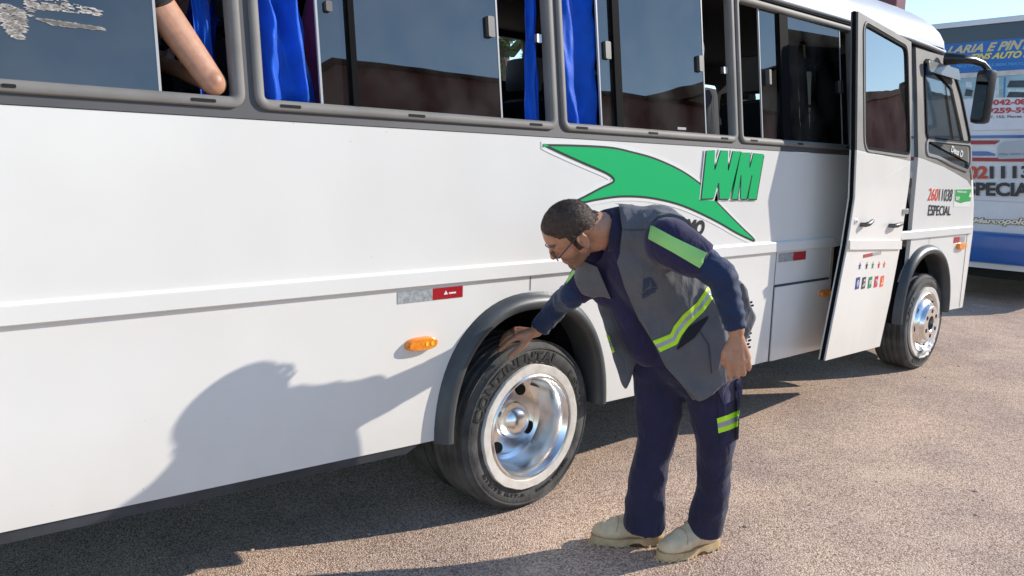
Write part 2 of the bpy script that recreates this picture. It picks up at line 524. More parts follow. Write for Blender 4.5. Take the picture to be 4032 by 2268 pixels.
# lower side sheet, with the rear wheel arch cut out of its bottom edge
pan = [(XR, 1.64), (XR, 0.56), (0.38, 0.477), (1.90, 0.425)] + arch(2.37, 0.47, 0.43, 0.95) + [(2.84, 0.402), (3.1, 0.396), (4.35, 0.394), (5.06, 0.383), (5.06, 1.05), (5.24, 1.06), (5.24, 1.64)]
plate('side_panel', pan, [], fside, 0.03, WHITE, bus)
def shell_rows():
    return [(0.42, 7.42), (0.75, 7.45), (1.05, 7.47), (1.3, 7.42), (1.5, 7.34), (1.64, 7.24), (1.9, 7.11), (2.2, 6.94), (2.44, 6.81), (2.5, 6.76)]
def xs_at(z):
    r = shell_rows()
    for (a, xa), (b, xb) in zip(r, r[1:]):
        if z <= b: return xa + (xb - xa) * (z - a) / (b - a)
    return r[-1][1]
def plan(z, xs, y0, rx, ry, nc=10, nf=4):
    """front outline from the near side round the nose to the far side"""
    pts = []
    for i in range(nc + 1):
        t = PI / 2 * i / nc
        pts.append(Vector((xs + rx * math.sin(t), y0 + ry * (1 - math.cos(t)), z)))
    ye = 2.1 - y0
    for i in range(1, nf):
        s = i / nf
        y = (y0 + ry) * (1 - s) + (ye - ry) * s
        pts.append(Vector((xs + rx + 0.05 * math.sin(PI * s), y, z)))
    for i in range(nc + 1):
        t = PI / 2 * (1 - i / nc)
        pts.append(Vector((xs + rx * math.sin(t), ye - ry * (1 - math.cos(t)), z)))
    return pts
def loft(name, rows, m, parent, cols=None, flip=False, smooth=True):
    bm = bmesh.new()
    R = [[bm.verts.new(p) for p in r] for r in rows]
    for a, b in zip(R, R[1:]):
        for k in range(len(a) - 1):
            if cols and not (cols[0] <= k < cols[1]): continue
            bm.faces.new((a[k], a[k + 1], b[k + 1], b[k]))
    for v in [v for v in bm.verts if not v.link_faces]: bm.verts.remove(v)
    bmesh.ops.recalc_face_normals(bm, faces=bm.faces)
    return link(name, bm, m, parent, smooth, 40)
zs_low = [0.42, 0.6, 0.75, 0.9, 1.05, 1.2, 1.3, 1.4, 1.5]
loft('front_panel', [plan(z, xs_at(z), 0.0, 0.34, 0.42) for z in zs_low], WHITE, bus)
zs_up = [1.5, 1.64, 1.8, 1.95, 2.1, 2.25, 2.4, 2.5]
up_rows = [plan(z, xs_at(z), SY(z), 0.34, 0.42) for z in zs_up]
loft('front_pillar', up_rows, BLACKP, bus, (0, 1))
loft('front_pillar', up_rows, WHITE, bus, (1, 3))
loft('windscreen', up_rows, GLASSC, bus, (3, 21))
loft('front_pillar', up_rows, WHITE, bus, (21, 24))
# roof
rows = []
for i in range(11):
    q = PI / 2 * i / 10
    y0 = 0.108 + 0.60 * (1 - math.cos(q)); z = 2.5 + 0.36 * math.sin(q)
    xs = 6.76 - 0.75 * (1 - math.cos(q))
    P = plan(z, xs, y0, 0.34, 0.42)
    rows.append([Vector((XR + 0.3 * (1 - math.cos(q)), y0, z))] + [Vector((XR + (xs - XR) * k / 6, y0, z)) for k in range(1, 6)] + P + [Vector((XR + (xs - XR) * (6 - k) / 6, 2.1 - y0, z)) for k in range(1, 6)] + [Vector((XR + 0.3 * (1 - math.cos(q)), 2.1 - y0, z))])
bm = bmesh.new()
RR = [[bm.verts.new(p) for p in r] for r in rows]
for a, b in zip(RR, RR[1:]):
    for k in range(len(a)):
        bm.faces.new((a[k], a[(k + 1) % len(a)], b[(k + 1) % len(a)], b[k]))
bm.faces.new(RR[-1])
bmesh.ops.recalc_face_normals(bm, faces=bm.faces)
roof = link('roof', bm, ROOFW, bus, True, 40)
rl = onY(3500, -6, 0.5)
box('roof_light', (rl.x - 0.09, 0.40, 2.76), (rl.x + 0.09, 0.60, rl.z + 0.05), mat('dark_red_plastic', (0.16, 0.012, 0.02), 0.4), bus, 0.015)
tube('gutter', [(XR, 0.086, 2.49), (6.1, 0.086, 2.49), (6.5, 0.09, 2.478), (6.79, 0.10, 2.468)], 0.014, ROOFW, bus, 8)
tube('gutter_seal', [(XR, 0.09, 2.468), (6.1, 0.09, 2.468), (6.5, 0.094, 2.456), (6.76, 0.103, 2.446)], 0.009, RUBBER, bus, 8)
# far side, rear wall, ceiling, floor
def ffar(x, z, d): return Vector((x, 2.1 - SY(z) - d, z))
FARW = [(-1.5, -0.25, 1.7), (-0.15, 1.1, 1.7), (1.2, 2.4, 1.7), (3.45, 4.13, 2.12), (4.6, 5.8, 1.7)]
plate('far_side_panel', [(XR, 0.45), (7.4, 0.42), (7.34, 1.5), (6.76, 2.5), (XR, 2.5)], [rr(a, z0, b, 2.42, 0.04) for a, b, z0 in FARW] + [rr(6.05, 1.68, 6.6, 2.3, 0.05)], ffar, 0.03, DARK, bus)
for k, (a, b, z0) in enumerate(FARW):
    if k != 3:
        bm = bmesh.new(); plate_bm(bm, rr(a, 1.70, b, 2.42, 0.04), [], ffar, 0.004, 0.01)
        bmesh.ops.recalc_face_normals(bm, faces=bm.faces)
        link('far_window_pane', bm, GLASS, bus)
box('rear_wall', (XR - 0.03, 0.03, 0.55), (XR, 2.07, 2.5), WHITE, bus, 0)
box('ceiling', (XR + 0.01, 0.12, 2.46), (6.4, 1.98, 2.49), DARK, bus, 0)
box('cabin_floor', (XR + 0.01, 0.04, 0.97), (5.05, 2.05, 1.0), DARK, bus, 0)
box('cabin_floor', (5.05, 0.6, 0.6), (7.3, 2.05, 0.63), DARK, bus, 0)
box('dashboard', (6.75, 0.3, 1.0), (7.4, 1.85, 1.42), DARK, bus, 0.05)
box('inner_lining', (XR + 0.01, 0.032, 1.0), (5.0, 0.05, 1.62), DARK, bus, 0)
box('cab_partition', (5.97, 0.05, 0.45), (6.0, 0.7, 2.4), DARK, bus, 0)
box('door_seal', (6.0, 0.012, 0.5), (6.05, 0.05, 1.6), RUBBER, bus, 0.006)
box('chassis', (-2.2, 0.66, 0.34), (7.0, 1.5, 0.95), UNDER, bus, 0)
box('chassis', (2.95, 0.06, 0.40), (5.0, 0.655, 0.9), UNDER, bus, 0)
# sill under the rear overhang
bm = bmesh.new()
plate_bm(bm, [(XR, 0.56), (XR, 0.50), (0.38, 0.44), (1.74, 0.398), (1.80, 0.425), (1.86, 0.43), (0.38, 0.481)], [], fside, 0.25, 0.006)
bmesh.ops.recalc_face_normals(bm, faces=bm.faces)
link('sill', bm, SILL, bus)
# wheel wells
for cx in (2.37, 6.59):
    bm = bmesh.new()
    A = arch(cx, 0.475, 0.425, 0.96)
    a = [bm.verts.new((x, 0.02, z)) for x, z in A]; b = [bm.verts.new((x, 0.64, z)) for x, z in A]
    for k in range(len(A) - 1): bm.faces.new((a[k], a[k + 1], b[k + 1], b[k]))
    bm.faces.new(b)
    link('wheel_well', bm, UNDER, bus)
# fenders: a rounded lip swept round the arch
def fender(name, cx, zb, zt, hw):
    bm = bmesh.new()
    prof = [(0.0, 0.004), (0.012, -0.026), (0.03, -0.046), (0.05, -0.052), (0.066, -0.046), (0.074, -0.03), (0.078, 0.0), (0.08, 0.10)]   # inset from the outer edge, y
    A = arch(cx, hw, zb, zt, 40); cen = Vector((cx, zb))
    rings = []
    for i, p in enumerate(A):
        t = Vector(A[min(i + 1, len(A) - 1)]) - Vector(A[max(i - 1, 0)])
        nrm = Vector((t.y, -t.x)).normalized()
        ring = []
        for s, y in prof:
            q = Vector(p) + nrm * s
            ring.append(bm.verts.new((q.x, y, q.y)))
        rings.append(ring)
    for a, b in zip(rings, rings[1:]):
        for k in range(len(prof) - 1): bm.faces.new((a[k], a[k + 1], b[k + 1], b[k]))
    bm.faces.new(rings[0]); bm.faces.new(rings[-1][::-1])
    bmesh.ops.recalc_face_normals(bm, faces=bm.faces)
    return link(name, bm, GREYP, bus, True, 50)
fender('fender', 2.37, 0.415, 0.985, 0.505)
fender('fender', 6.57, 0.43, 1.0, 0.50)
# cab side
belt = [sxz(*p) for p in ((3616, 619), (3640, 627), (3670, 639), (3715, 656), (3767, 685), (3808, 710))]
cab = [p for p in arch(6.57, 0.47, 0.43, 0.965) if p[0] > 6.4 or p[1] > 0.70] + [(7.06, 0.43), (7.42, 0.42), (7.45, 0.75), (7.47, 1.05), (7.42, 1.3), (7.365, 1.44)] + belt[::-1] + [sxz(3609, 700), sxz(3595, 850), sxz(3588, 940), sxz(3572, 1083), sxz(3567, 1105)]
plate('cab_panel', cab, [], fside, 0.03, WHITE, bus)
cabwin = round_poly([sxz(*p) for p in ((3640, 240), (3750, 278), (3780, 375), (3817, 556), (3650, 540))], 0.05)
quart = round_poly([sxz(*p) for p in ((3650, 556), (3817, 573), (3819, 632), (3808, 668), (3742, 640), (3692, 613), (3650, 602))], 0.03)
up = [(belt[0][0], belt[0][1] + 0.002)] + [(x, z + 0.002) for x, z in belt[1:]] + [(7.36, 1.445), (7.24, 1.64), (7.11, 1.9), (6.94, 2.2), (6.81, 2.44), (sxz(3606, 177)[0], 2.45), sxz(3612, 386)]
plate('cab_window_frame', up, [cabwin, quart], fside, 0.03, FRAME, bus)
def frame_around(name, poly, wdt, m, parent, fn=fside, off=-0.010, t=0.02):
    c = Vector((sum(p[0] for p in poly) / len(poly), sum(p[1] for p in poly) / len(poly)))
    n = len(poly); outer = []
    for i in range(n):
        tt = Vector(poly[(i + 1) % n]) - Vector(poly[i - 1])
        if tt.length < 1e-9: tt = Vector((1, 0))
        nn = Vector((tt.y, -tt.x)).normalized()
        if nn.dot(Vector(poly[i]) - c) < 0: nn = -nn
        outer.append(tuple(Vector(poly[i]) + nn * wdt))
    return plate(name, outer, [poly], fn, t, m, parent, off)
cf = frame_around('cab_window_seal', cabwin, 0.022, RUBBER, bus)
frame_around('cab_window_seal', quart, 0.022, ALU, bus)
plate('cab_window_pane', cabwin, [], fside, 0.004, GLASSC, bus, 0.012)
plate('quarter_pane', quart, [], fside, 0.004, GLASSC, bus, 0.012)
# visor over the cab window
plate('visor', round_poly([sxz(*p) for p in ((3634, 236), (3755, 274), (3762, 318), (3640, 282))], 0.02), [], fside, 0.012, mat('smoked_visor', (0.22, 0.22, 0.21), 0.25), bus, -0.04)
tube('window_divider', [fside(*sxz(3722, 288), 0.02), fside(*sxz(3760, 548), 0.02)], 0.012, BLACKP, bus, 8)
text_on('window_lettering', 'Deus D', [p + Vector((0, 0, 0)) for p in pquad(side, ((3742, 598), (3788, 622), (3790, 595), (3742, 571)))], DECALW, bus, bold=0.02, shear=0.35, lift=0.004)
# driver and passenger seats
def seat(x, y, z, m, s=1.0, name='passenger_seat'):
    bm = bmesh.new()
    box_bm(bm, (x - 0.08, y - 0.23 * s, z), (x + 0.06, y + 0.23 * s, z + 0.68), Matrix.Translation((x, y, z)) @ Matrix.Rotation(-0.2, 4, 'Y') @ Matrix.Translation((-x, -y, -z)), 0.05)
    box_bm(bm, (x - 0.05, y - 0.24 * s, z - 0.1), (x + 0.45, y + 0.24 * s, z + 0.04), None, 0.04)
    st = link(name, bm, m, bus, True, 40)
    bm = bmesh.new()
    box_bm(bm, (x - 0.23, y - 0.15 * s, z + 0.70), (x - 0.10, y + 0.15 * s, z + 0.93), None, 0.05)
    link('headrest', bm, mat('seat_grey', (0.20, 0.19, 0.18), 0.8, var=0.1), st, True, 40)
SEATC = fabric('dark_seat_cloth', (0.03, 0.032, 0.04))
for x in (-0.6, 0.35, 1.45, 2.3, 3.15, 3.95, 4.75):
    for y in (0.36, 1.6):
        seat(x, y, 1.3 if x > 1 or y > 1 else 1.2, SEATC)
seat(6.25, 0.45, 1.25, mat('cab_seat_grey', (0.16, 0.15, 0.14), 0.8, var=0.15), 1.0, 'cab_seat')
seat(6.25, 1.45, 1.25, mat('cab_seat_grey', (0.16, 0.15, 0.14), 0.8), 1.0, 'cab_seat')

# ---------------- window band: one grey band with the openings, a raised frame, panes and latches per window
WIN = [(-1.575, -0.29), (-0.2, 1.085), (1.18, 2.47), (2.562, 3.845), (3.932, 5.222)]
ZS, ZT = 1.705, 2.425
holes = [rr(a, ZS, b, ZT, 0.015, 2) for a, b in WIN]
plate('window_band', [(XR, 1.642), (5.265, 1.642), (5.265, 2.47), (XR, 2.47)], holes, fside, 0.03, BAND, bus, -0.003)
def pane(x0, x1, off, parent, m=None, z0=None, z1=None):
    return plate('window_pane', rr(x0, (z0 or ZS) - 0.01, x1, (z1 or ZT) + 0.01, 0.015, 3), [], fside, 0.005, m or GLASS, parent, off)
def edge_strip(x, off, parent, m=None, w_=0.008):
    return plate('pane_edge', [(x - w_, ZS), (x, ZS), (x, ZT), (x - w_, ZT)], [], fside, 0.009, m or mat('pane_edge_grey', (0.45, 0.45, 0.44), 0.3), parent, off)
def divider(x0, x1, parent):
    return plate('window_divider', [(x0, ZS), (x1, ZS), (x1, ZT), (x0, ZT)], [], fside, 0.022, RUBBER, parent, -0.002)
def latch(u0, v0, u1, v1, parent, off=-0.012):
    a, b = sxz(u0, v0), sxz(u1, v1)
    return plate('window_latch', rr(min(a[0], b[0]), min(a[1], b[1]), max(a[0], b[0]), max(a[1], b[1]), 0.006, 3), [], fside, 0.03, mat('latch_grey', (0.10, 0.095, 0.09), 0.45), parent, off)
SLOTS = {1: [(0, 57, 325), (745, 842, 386)], 2: [(1096, 1176, 415), (1601, 1665, 456), (2078, 2126, 494)], 3: [(2261, 2305, 508), (2545, 2581, 526), (2831, 2858, 546)], 4: [(2947, 2974, 554), (3132, 3154, 564), (3322, 3342, 577)]}
wf = []
for i, (a, b) in enumerate(WIN):
    bm = bmesh.new()
    # rounded raised frame, swept round the opening
    path = rr(a - 0.014, ZS - 0.016, b + 0.014, ZT + 0.016, 0.03, 5)
    prof = [(-0.018, 0.0), (-0.017, -0.008), (-0.012, -0.0125), (0.004, -0.011), (0.013, -0.007), (0.018, 0.002), (0.018, 0.03)]
    rings = []
    n = len(path)
    for k in range(n):
        t = (Vector(path[(k + 1) % n]) - Vector(path[k - 1])).normalized()
        nn = Vector((-t.y, t.x))
        rings.append([bm.verts.new(fside(path[k][0] + nn.x * s, path[k][1] + nn.y * s, d - 0.003)) for s, d in prof])
    for k in range(n):
        for j in range(len(prof) - 1):
            bm.faces.new((rings[k][j], rings[k][j + 1], rings[(k + 1) % n][j + 1], rings[(k + 1) % n][j]))
    bmesh.ops.recalc_face_normals(bm, faces=bm.faces)
    f = link('window_frame', bm, FRAME, bus, True, 60)
    wf.append(f)
    for u0, u1, v in SLOTS.get(i, []):
        x0, x1 = sxz(u0, v)[0], sxz(u1, v)[0]
        plate('drain_slot', rr(x0, ZS - 0.021, x1, ZS - 0.011, 0.003, 2), [], fside, 0.004, UNDER, f, -0.0165)
X = lambda u, v: sxz(u, v)[0]
pane(-1.575, -0.29, 0.012, wf[0])
# window 1: large pane slid over, open gap on the right
pane(-0.2, X(640, 355), 0.008, wf[1]); edge_strip(X(640, 355), 0.006, wf[1])
# torn sticker residue on the first pane
RES = mat('paper_residue', (0.50, 0.46, 0.41), 0.9, var=0.2, vscale=30)
for poly in ([(105, 10), (118, -40), (240, -5), (330, 20), (400, 42), (398, 62), (330, 58), (250, 45), (130, 35), (128, 66), (108, 62)],
             [(150, 72), (250, 85), (400, 108), (412, 118), (300, 108), (215, 98)], [(0, 20), (30, 15), (98, 40), (102, 100), (84, 158), (40, 140), (5, 80)]):
    pts = [sxz(u, v) for u, v in poly]
    bm = bmesh.new()
    cx = [p[0] for p in pts]; cz = [p[1] for p in pts]
    # many thin ragged flakes inside the outline
    for k in range(330):
        x = random.uniform(min(cx), max(cx)); z = random.uniform(min(cz), max(cz))
        if geometry.intersect_point_tri_2d is None: pass
        ins = False
        j = len(pts) - 1
        for i2 in range(len(pts)):
            if (pts[i2][1] > z) != (pts[j][1] > z) and x < (pts[j][0] - pts[i2][0]) * (z - pts[i2][1]) / (pts[j][1] - pts[i2][1]) + pts[i2][0]: ins = not ins
            j = i2
        if not ins: continue
        L_ = random.uniform(0.002, 0.013); h_ = random.uniform(0.0006, 0.0028)
        q = [(x - L_, z - h_ * 0.4), (x - L_ * 0.2, z - h_), (x + L_, z - L_ * 0.12), (x + L_ * 0.6, z + h_), (x - L_ * 0.5, z + h_ * 1.3)]
        bm.faces.new([bm.verts.new(fside(px, pz, 0.0055)) for px, pz in q])
    link('sticker_residue', bm, RES, wf[1])
# window 2
pane(X(1275, 420), X(1394, 430), 0.014, wf[2]); edge_strip(X(1282, 420), 0.012, wf[2])
divider(X(1394, 430), X(1417, 430), wf[2])
pane(X(1417, 430), X(1978, 465), 0.006, wf[2]); edge_strip(X(1983, 465), 0.004, wf[2])
latch(1914, 62, 1943, 148, wf[2]); latch(1283, 0, 1310, 46, wf[2], 0.0)
plate('window_latch', rr(*[c for c in (X(2122, 150), sxz(2122, 165)[1], X(2140, 150), sxz(2122, 132)[1])], 0.003, 2), [], fside, 0.02, ALU, wf[2], 0.01)
# window 3
pane(X(2378, 480), X(2430, 490), 0.014, wf[3]); edge_strip(X(2380, 480), 0.012, wf[3])
divider(X(2430, 490), X(2456, 490), wf[3])
pane(X(2456, 490), X(2783, 520), 0.006, wf[3]); edge_strip(X(2785, 520), 0.004, wf[3])
latch(2384, 160, 2408, 233, wf[3], 0.0); latch(2746, 218, 2766, 283, wf[3])
plate('window_latch', rr(X(2857, 275), sxz(2857, 288)[1], X(2872, 275), sxz(2857, 262)[1], 0.003, 2), [], fside, 0.02, ALU, wf[3], 0.01)
plate('glass_mark', [sxz(2671, 510), sxz(2704, 512), sxz(2704, 502), sxz(2671, 500)], [], fside, 0.001, mat('etched_mark', (0.3, 0.3, 0.3), 0.6), wf[3], 0.004)
# window 4
pane(X(3010, 545), X(3084, 550), 0.014, wf[4]); edge_strip(X(3013, 545), 0.012, wf[4])
divider(X(3084, 555), X(3116, 555), wf[4])
pane(X(3116, 555), X(3318, 565), 0.006, wf[4]); edge_strip(X(3322, 565), 0.004, wf[4])
latch(3022, 273, 3032, 333, wf[4]); latch(3303, 316, 3314, 368, wf[4])

# ---------------- mouldings, seams, hatch, grille
def moulding(x0, x1, fn, parent):
    bm = bmesh.new()
    prof = [(1.054, 0.0), (1.0545, -0.013), (1.058, -0.0165), (1.109, -0.0145), (1.114, -0.011), (1.119, 0.0)]
    a = [bm.verts.new(fn(x0, z, d)) for z, d in prof]; b = [bm.verts.new(fn(x1, z, d)) for z, d in prof]
    for k in range(len(prof) - 1): bm.faces.new((a[k], b[k], b[k + 1], a[k + 1]))
    bm.faces.new(a); bm.faces.new(b[::-1])
    bmesh.ops.recalc_face_normals(bm, faces=bm.faces)
    return link('side_moulding', bm, WHITE, parent)
moulding(XR, 5.05, fside, bus)
moulding(6.055, 7.46, fside, bus)
SEAM = mat('panel_gap', (0.06, 0.06, 0.065), 0.8)
def seam(pts, wd=0.004, off=-0.0015):
    bm = bmesh.new()
    for (x0, z0), (x1, z1) in zip(pts, pts[1:]):
        d = Vector((x1 - x0, z1 - z0)).normalized() * wd / 2
        n = Vector((-d.y, d.x))
        bm.faces.new([bm.verts.new(fside(x + sx * n.x, z + sx * n.y, off)) for x, z, sx in ((x0, z0, 1), (x1, z1, 1), (x1, z1, -1), (x0, z0, -1))])
    return link('panel_seam', bm, SEAM, bus)
seam([(2.37, 1.054), (2.37, 0.99)]); seam([(7.385, 1.053), (7.385, 0.43)], 0.008); seam([(6.6, 1.053), (6.6, 1.003)])
seam([(4.365, 1.054), (4.36, 0.85)], 0.005)
hatch = plate('luggage_hatch', round_poly([(4.368, 0.392), (5.05, 0.386), (5.05, 0.842), (4.368, 0.842)], 0.012, 3), [], fside, 0.01, WHITE, bus, -0.008)
seam([(4.36, 0.850), (5.055, 0.850)], 0.014, -0.002); seam([(4.361, 0.392), (4.361, 0.848)], 0.011, -0.002)
plate('door_jamb', [(5.03, 0.42), (5.06, 0.40), (5.065, 1.06), (5.03, 1.06)], [], fside, 0.10, CREAM, bus, -0.004)
plate('door_jamb', [(5.245, 1.06), (5.27, 1.06), (5.27, 1.635), (5.245, 1.635)], [], fside, 0.10, CREAM, bus, -0.004)
box('latch_bracket', (6.02, -0.018, 1.2), (6.07, 0.0, 1.235), BLACKP, bus, 0.004)
# vent grille: rows of short slots
bm = bmesh.new()
for r in range(15):
    z = 0.775 - r * 0.0205
    for c in range(9):
        x0 = 3.72 + c * 0.048 + (0.016 if r % 2 else 0.0)
        plate_bm(bm, rr(x0, z - 0.006, x0 + 0.034, z + 0.006, 0.004, 2), [], fside, 0.0, -0.0016)
link('vent_grille', bm, RUBBER, bus)

# ---------------- markers and reflectors
def marker(u0, v0, u1, v1, fn, pfn, h=0.052):
    a, b = Vector(pfn(u0, v0)), Vector(pfn(u1, v1))
    x0, x1 = min(a.x, b.x), max(a.x, b.x); z = (a.z + b.z) / 2
    bm = bmesh.new()
    for k, (s, d) in enumerate(((1.0, -0.004), (0.97, -0.014), (0.86, -0.024), (0.6, -0.029))):
        pass
    rings = []
    base = rr(-0.5, -0.5, 0.5, 0.5, 0.38, 6)
    for s, d in ((1.0, 0.0), (1.0, -0.012), (0.93, -0.021), (0.75, -0.027)):
        rings.append([bm.verts.new(fn((x0 + x1) / 2 + p[0] * (x1 - x0) * (1 - (1 - s) * 0.4), z + p[1] * h * s, d)) for p in base])
    for p, q in zip(rings, rings[1:]):
        for k in range(len(base)): bm.faces.new((p[k], p[(k + 1) % len(base)], q[(k + 1) % len(base)], q[k]))
    bm.faces.new(rings[-1])
    bmesh.ops.recalc_face_normals(bm, faces=bm.faces)
    o = link('marker_lamp', bm, AMBER, bus, True, 40)
    bm = bmesh.new()
    for s in (0.60, 0.78):
        cx = x0 + (x1 - x0) * s
        plate_bm(bm, [(cx + 0.007 * math.cos(t), z + 0.009 * math.sin(t)) for t in [2 * PI * i / 10 for i in range(10)]], [], fn, 0.001, -0.0285)
    link('lamp_bulb', bm, AMBERL, o)
    bm = bmesh.new()
    for s in (0.06, 0.93):
        cx = x0 + (x1 - x0) * s
        plate_bm(bm, [(cx + 0.005 * math.cos(t), z + 0.005 * math.sin(t)) for t in [2 * PI * i / 8 for i in range(8)]], [], fn, 0.004, -0.025)
    link('lamp_screw', bm, INK, o)
marker(1593, 1354, 1712, 1350, fside, side)
fhat = lambda x, z, d: fside(x, z, d - 0.008)
marker(3219, 1155, 3266, 1149, fhat, side, 0.045)
marker(3764, 972, 3796, 965, fside, side, 0.06)
def reflector(q, split, fn=fside, parent=None, redfirst=False, off=-0.002):
    (x0, z0), (x1, z1) = q
    xm = x0 + (x1 - x0) * split
    def cells(xa, xb, m, nm, pat):
        o = plate(nm, [(xa, z0), (xb, z0), (xb, z1), (xa, z1)], [], fn, 0.0015, m, parent or bus, off)
        return o
    if redfirst:
        cells(x0, xm, REFR, 'reflector', 0); cells(xm, x1, REFW, 'reflector', 1)
    else:
        cells(x0, xm, REFW, 'reflector', 1); cells(xm, x1, REFR, 'reflector', 0)
reflector(((1.69, 0.995), (2.0, 1.04)), 0.52)
reflector(((4.39, 0.99), (4.71, 1.043)), 0.52)
reflector(((7.10, 0.985), (7.34, 1.035)), 0.52, redfirst=True)
# small mark on the red halves
plate('reflector_mark', [(1.905, 1.012), (1.925, 1.012), (1.915, 1.028)], [], fside, 0.001, DECALW, bus, -0.003)
plate('reflector_mark', [(1.93, 1.013), (1.965, 1.013), (1.965, 1.019), (1.93, 1.019)], [], fside, 0.001, DECALW, bus, -0.003)

# ---------------- swoosh and lettering on the side
def spl(pts, n=8):
    """Catmull-Rom through pixel points"""
    P = [Vector(p) for p in pts]; out = []
    for i in range(len(P) - 1):
        a, b, c, d = P[max(i - 1, 0)], P[i], P[i + 1], P[min(i + 2, len(P) - 1)]
        for k in range(n):
            t = k / n
            out.append(tuple(0.5 * ((2 * b) + (c - a) * t + (2 * a - 5 * b + 4 * c - d) * t * t + (3 * b - a - 3 * c + d) * t ** 3)))
    out.append(tuple(P[-1])); return out
top_e = spl([(2136, 567), (2260, 569), (2400, 577), (2490, 596), (2580, 622), (2680, 668), (2760, 724), (2800, 770), (2870, 842), (2920, 892), (2969, 940), (2966, 953)])
bot_e = spl([(2966, 953), (2900, 922), (2820, 876), (2720, 828), (2640, 800), (2540, 781), (2440, 778), (2350, 790), (2290, 802), (2230, 803)])
nib = spl([(2230, 803), (2290, 775), (2360, 738), (2406, 716), (2411, 706), (2380, 684), (2290, 645), (2190, 600), (2138, 574), (2136, 567)])
def dil(poly, k):
    n = len(poly); a = sum(poly[i][0] * poly[(i + 1) % n][1] - poly[(i + 1) % n][0] * poly[i][1] for i in range(n))
    out = []
    for i in range(n):
        t = Vector(poly[(i + 1) % n]) - Vector(poly[i - 1])
        if t.length < 1e-6: t = Vector((1, 0))
        nn = Vector((t.y, -t.x)).normalized() * (k if a > 0 else -k)
        out.append((poly[i][0] + nn.x, poly[i][1] + nn.y))
    return out
sw = [sxz(*p) for p in (top_e[:-1] + bot_e[:-1] + nib[:-1])]
sw = [p for i, p in enumerate(sw) if (Vector(p) - Vector(sw[i - 1])).length > 0.002]
lg = plate('swoosh_logo', dil(sw, -0.010), [], fside, 0.0008, GREEN, bus, -0.0048)
plate('swoosh_outline', sw, [], fside, 0.0008, GREENO, lg, -0.0034)
plate('swoosh_border', dil(sw, 0.016), [], fside, 0.0008, DECALW, lg, -0.002)
WMl = {
 'W': [(2777, 594), (2810, 593), (2807, 668), (2811, 668), (2833, 594), (2862, 595), (2860, 671), (2864, 671), (2881, 596), (2911, 597), (2866, 782), (2828, 782), (2826, 720), (2822, 720), (2806, 780), (2757, 782)],
 'M': [(2912, 602), (2949, 603), (2944, 660), (2948, 660), (2962, 605), (3002, 607), (2972, 783), (2940, 783), (2957, 690), (2953, 690), (2933, 783), (2911, 783), (2914, 690), (2910, 690), (2898, 783), (2876, 783)]}
for ch, poly in WMl.items():
    P = [sxz(*p) for p in poly]
    lt = plate('lettering', P, [], fside, 0.0008, GREEN, bus, -0.0092)
    plate('lettering_shadow', [(x + 0.009 if ch == 'M' else x - 0.006, z - 0.007) for x, z in P], [], fside, 0.0008, GREENO, lt, -0.0078)
    plate('lettering_outline', dil(P, 0.0035), [], fside, 0.0008, GREENO, lt, -0.0080 + 0.0012)
    plate('lettering_border', dil(P, 0.015), [], fside, 0.0008, DECALW, lt, -0.0056)
text_on('lettering', 'TURISMO', pquad(side, ((2566, 910), (2768, 930), (2777, 868), (2578, 848))), INK, bus, bold=0.06, shear=0.15, space=1.0, lift=0.002, thick=0.001)
q = pquad(side, ((3651, 789), (3690, 791), (3696, 743), (3659, 740)))
text_on('number', '260', q, mat('orange_red_vinyl', (0.80, 0.075, 0.025), 0.4), bus, bold=0.0, space=1.0, thick=0.001)
text_on('number', '11038', pquad(side, ((3695, 791), (3745, 793), (3752, 745), (3699, 743))), INK, bus, bold=0.0, space=1.0, thick=0.001)
text_on('lettering', 'ESPECIAL', pquad(side, ((3652, 849), (3741, 848), (3744, 812), (3657, 806))), INK, bus, bold=0.01, thick=0.001)
# green permit sticker with a wavy lower edge
P = [sxz(*p) for p in ((3761, 746), (3824, 745), (3820, 792), (3808, 793), (3796, 795), (3783, 800), (3772, 797), (3758, 791))]
st = plate('permit_sticker', P, [], fside, 0.0008, mat('permit_green', (0.02, 0.36, 0.07), 0.4), bus, -0.0034)
plate('sticker_border', [sxz(*p) for p in ((3759, 744), (3826, 743), (3818, 815), (3754, 814))], [], fside, 0.0008, DECALW, st, -0.002)
text_on('sticker_number', '0047', pquad(side, ((3761, 789), (3776, 789), (3777, 774), (3762, 773))), DECALW, st, bold=0.04, lift=0.0045, thick=0.0008)
text_on('sticker_text', 'PERMISSIONARIO', pquad(side, ((3765, 758), (3804, 760), (3804, 753), (3766, 751))), DECALW, st, bold=0.03, lift=0.0045, thick=0.0008)
plate('sticker_emblem', [sxz(*p) for p in ((3812, 776), (3823, 776), (3820, 765), (3818, 753), (3816, 764))], [], fside, 0.0008, DECALW, st, -0.0048)

# ---------------- open door, standing out from the side
def dy(z, x=4.9): return -0.285 + 0.138 * (x - 4.53) + (0.045 * (1.6 - z) / 1.16 if z < 1.6 else 0.11 * (z - 1.6))
def fdoor(x, z, d): return Vector((x, dy(z, x) + d, z))
def dpt(u, v):
    y = -0.285
    for _ in range(14):
        p = onY(u, v, y); y = dy(p.z, p.x)
    return p
def dxz(u, v):
    p = dpt(u, v); return (p.x, p.z)
edgeL = [dxz(*p) for p in ((3250, 1420), (3293, 1200), (3337, 975), (3367, 780), (3374, 600), (3377, 300), (3379, 44))]
edgeR = [dxz(*p) for p in ((3588, 165), (3590, 400), (3585, 640), (3582, 705), (3544, 975), (3505, 1180), (3464, 1364))]
x0d = sum(p[0] for p in edgeL) / 7; x1d = sum(p[0] for p in edgeR) / 7
gx = [dxz(*p) for p in ((3404, 98), (3569, 192), (3579, 603), (3407, 576))]
gl = round_poly(gx, 0.06)
zb_ = dxz(3380, 588)[1]
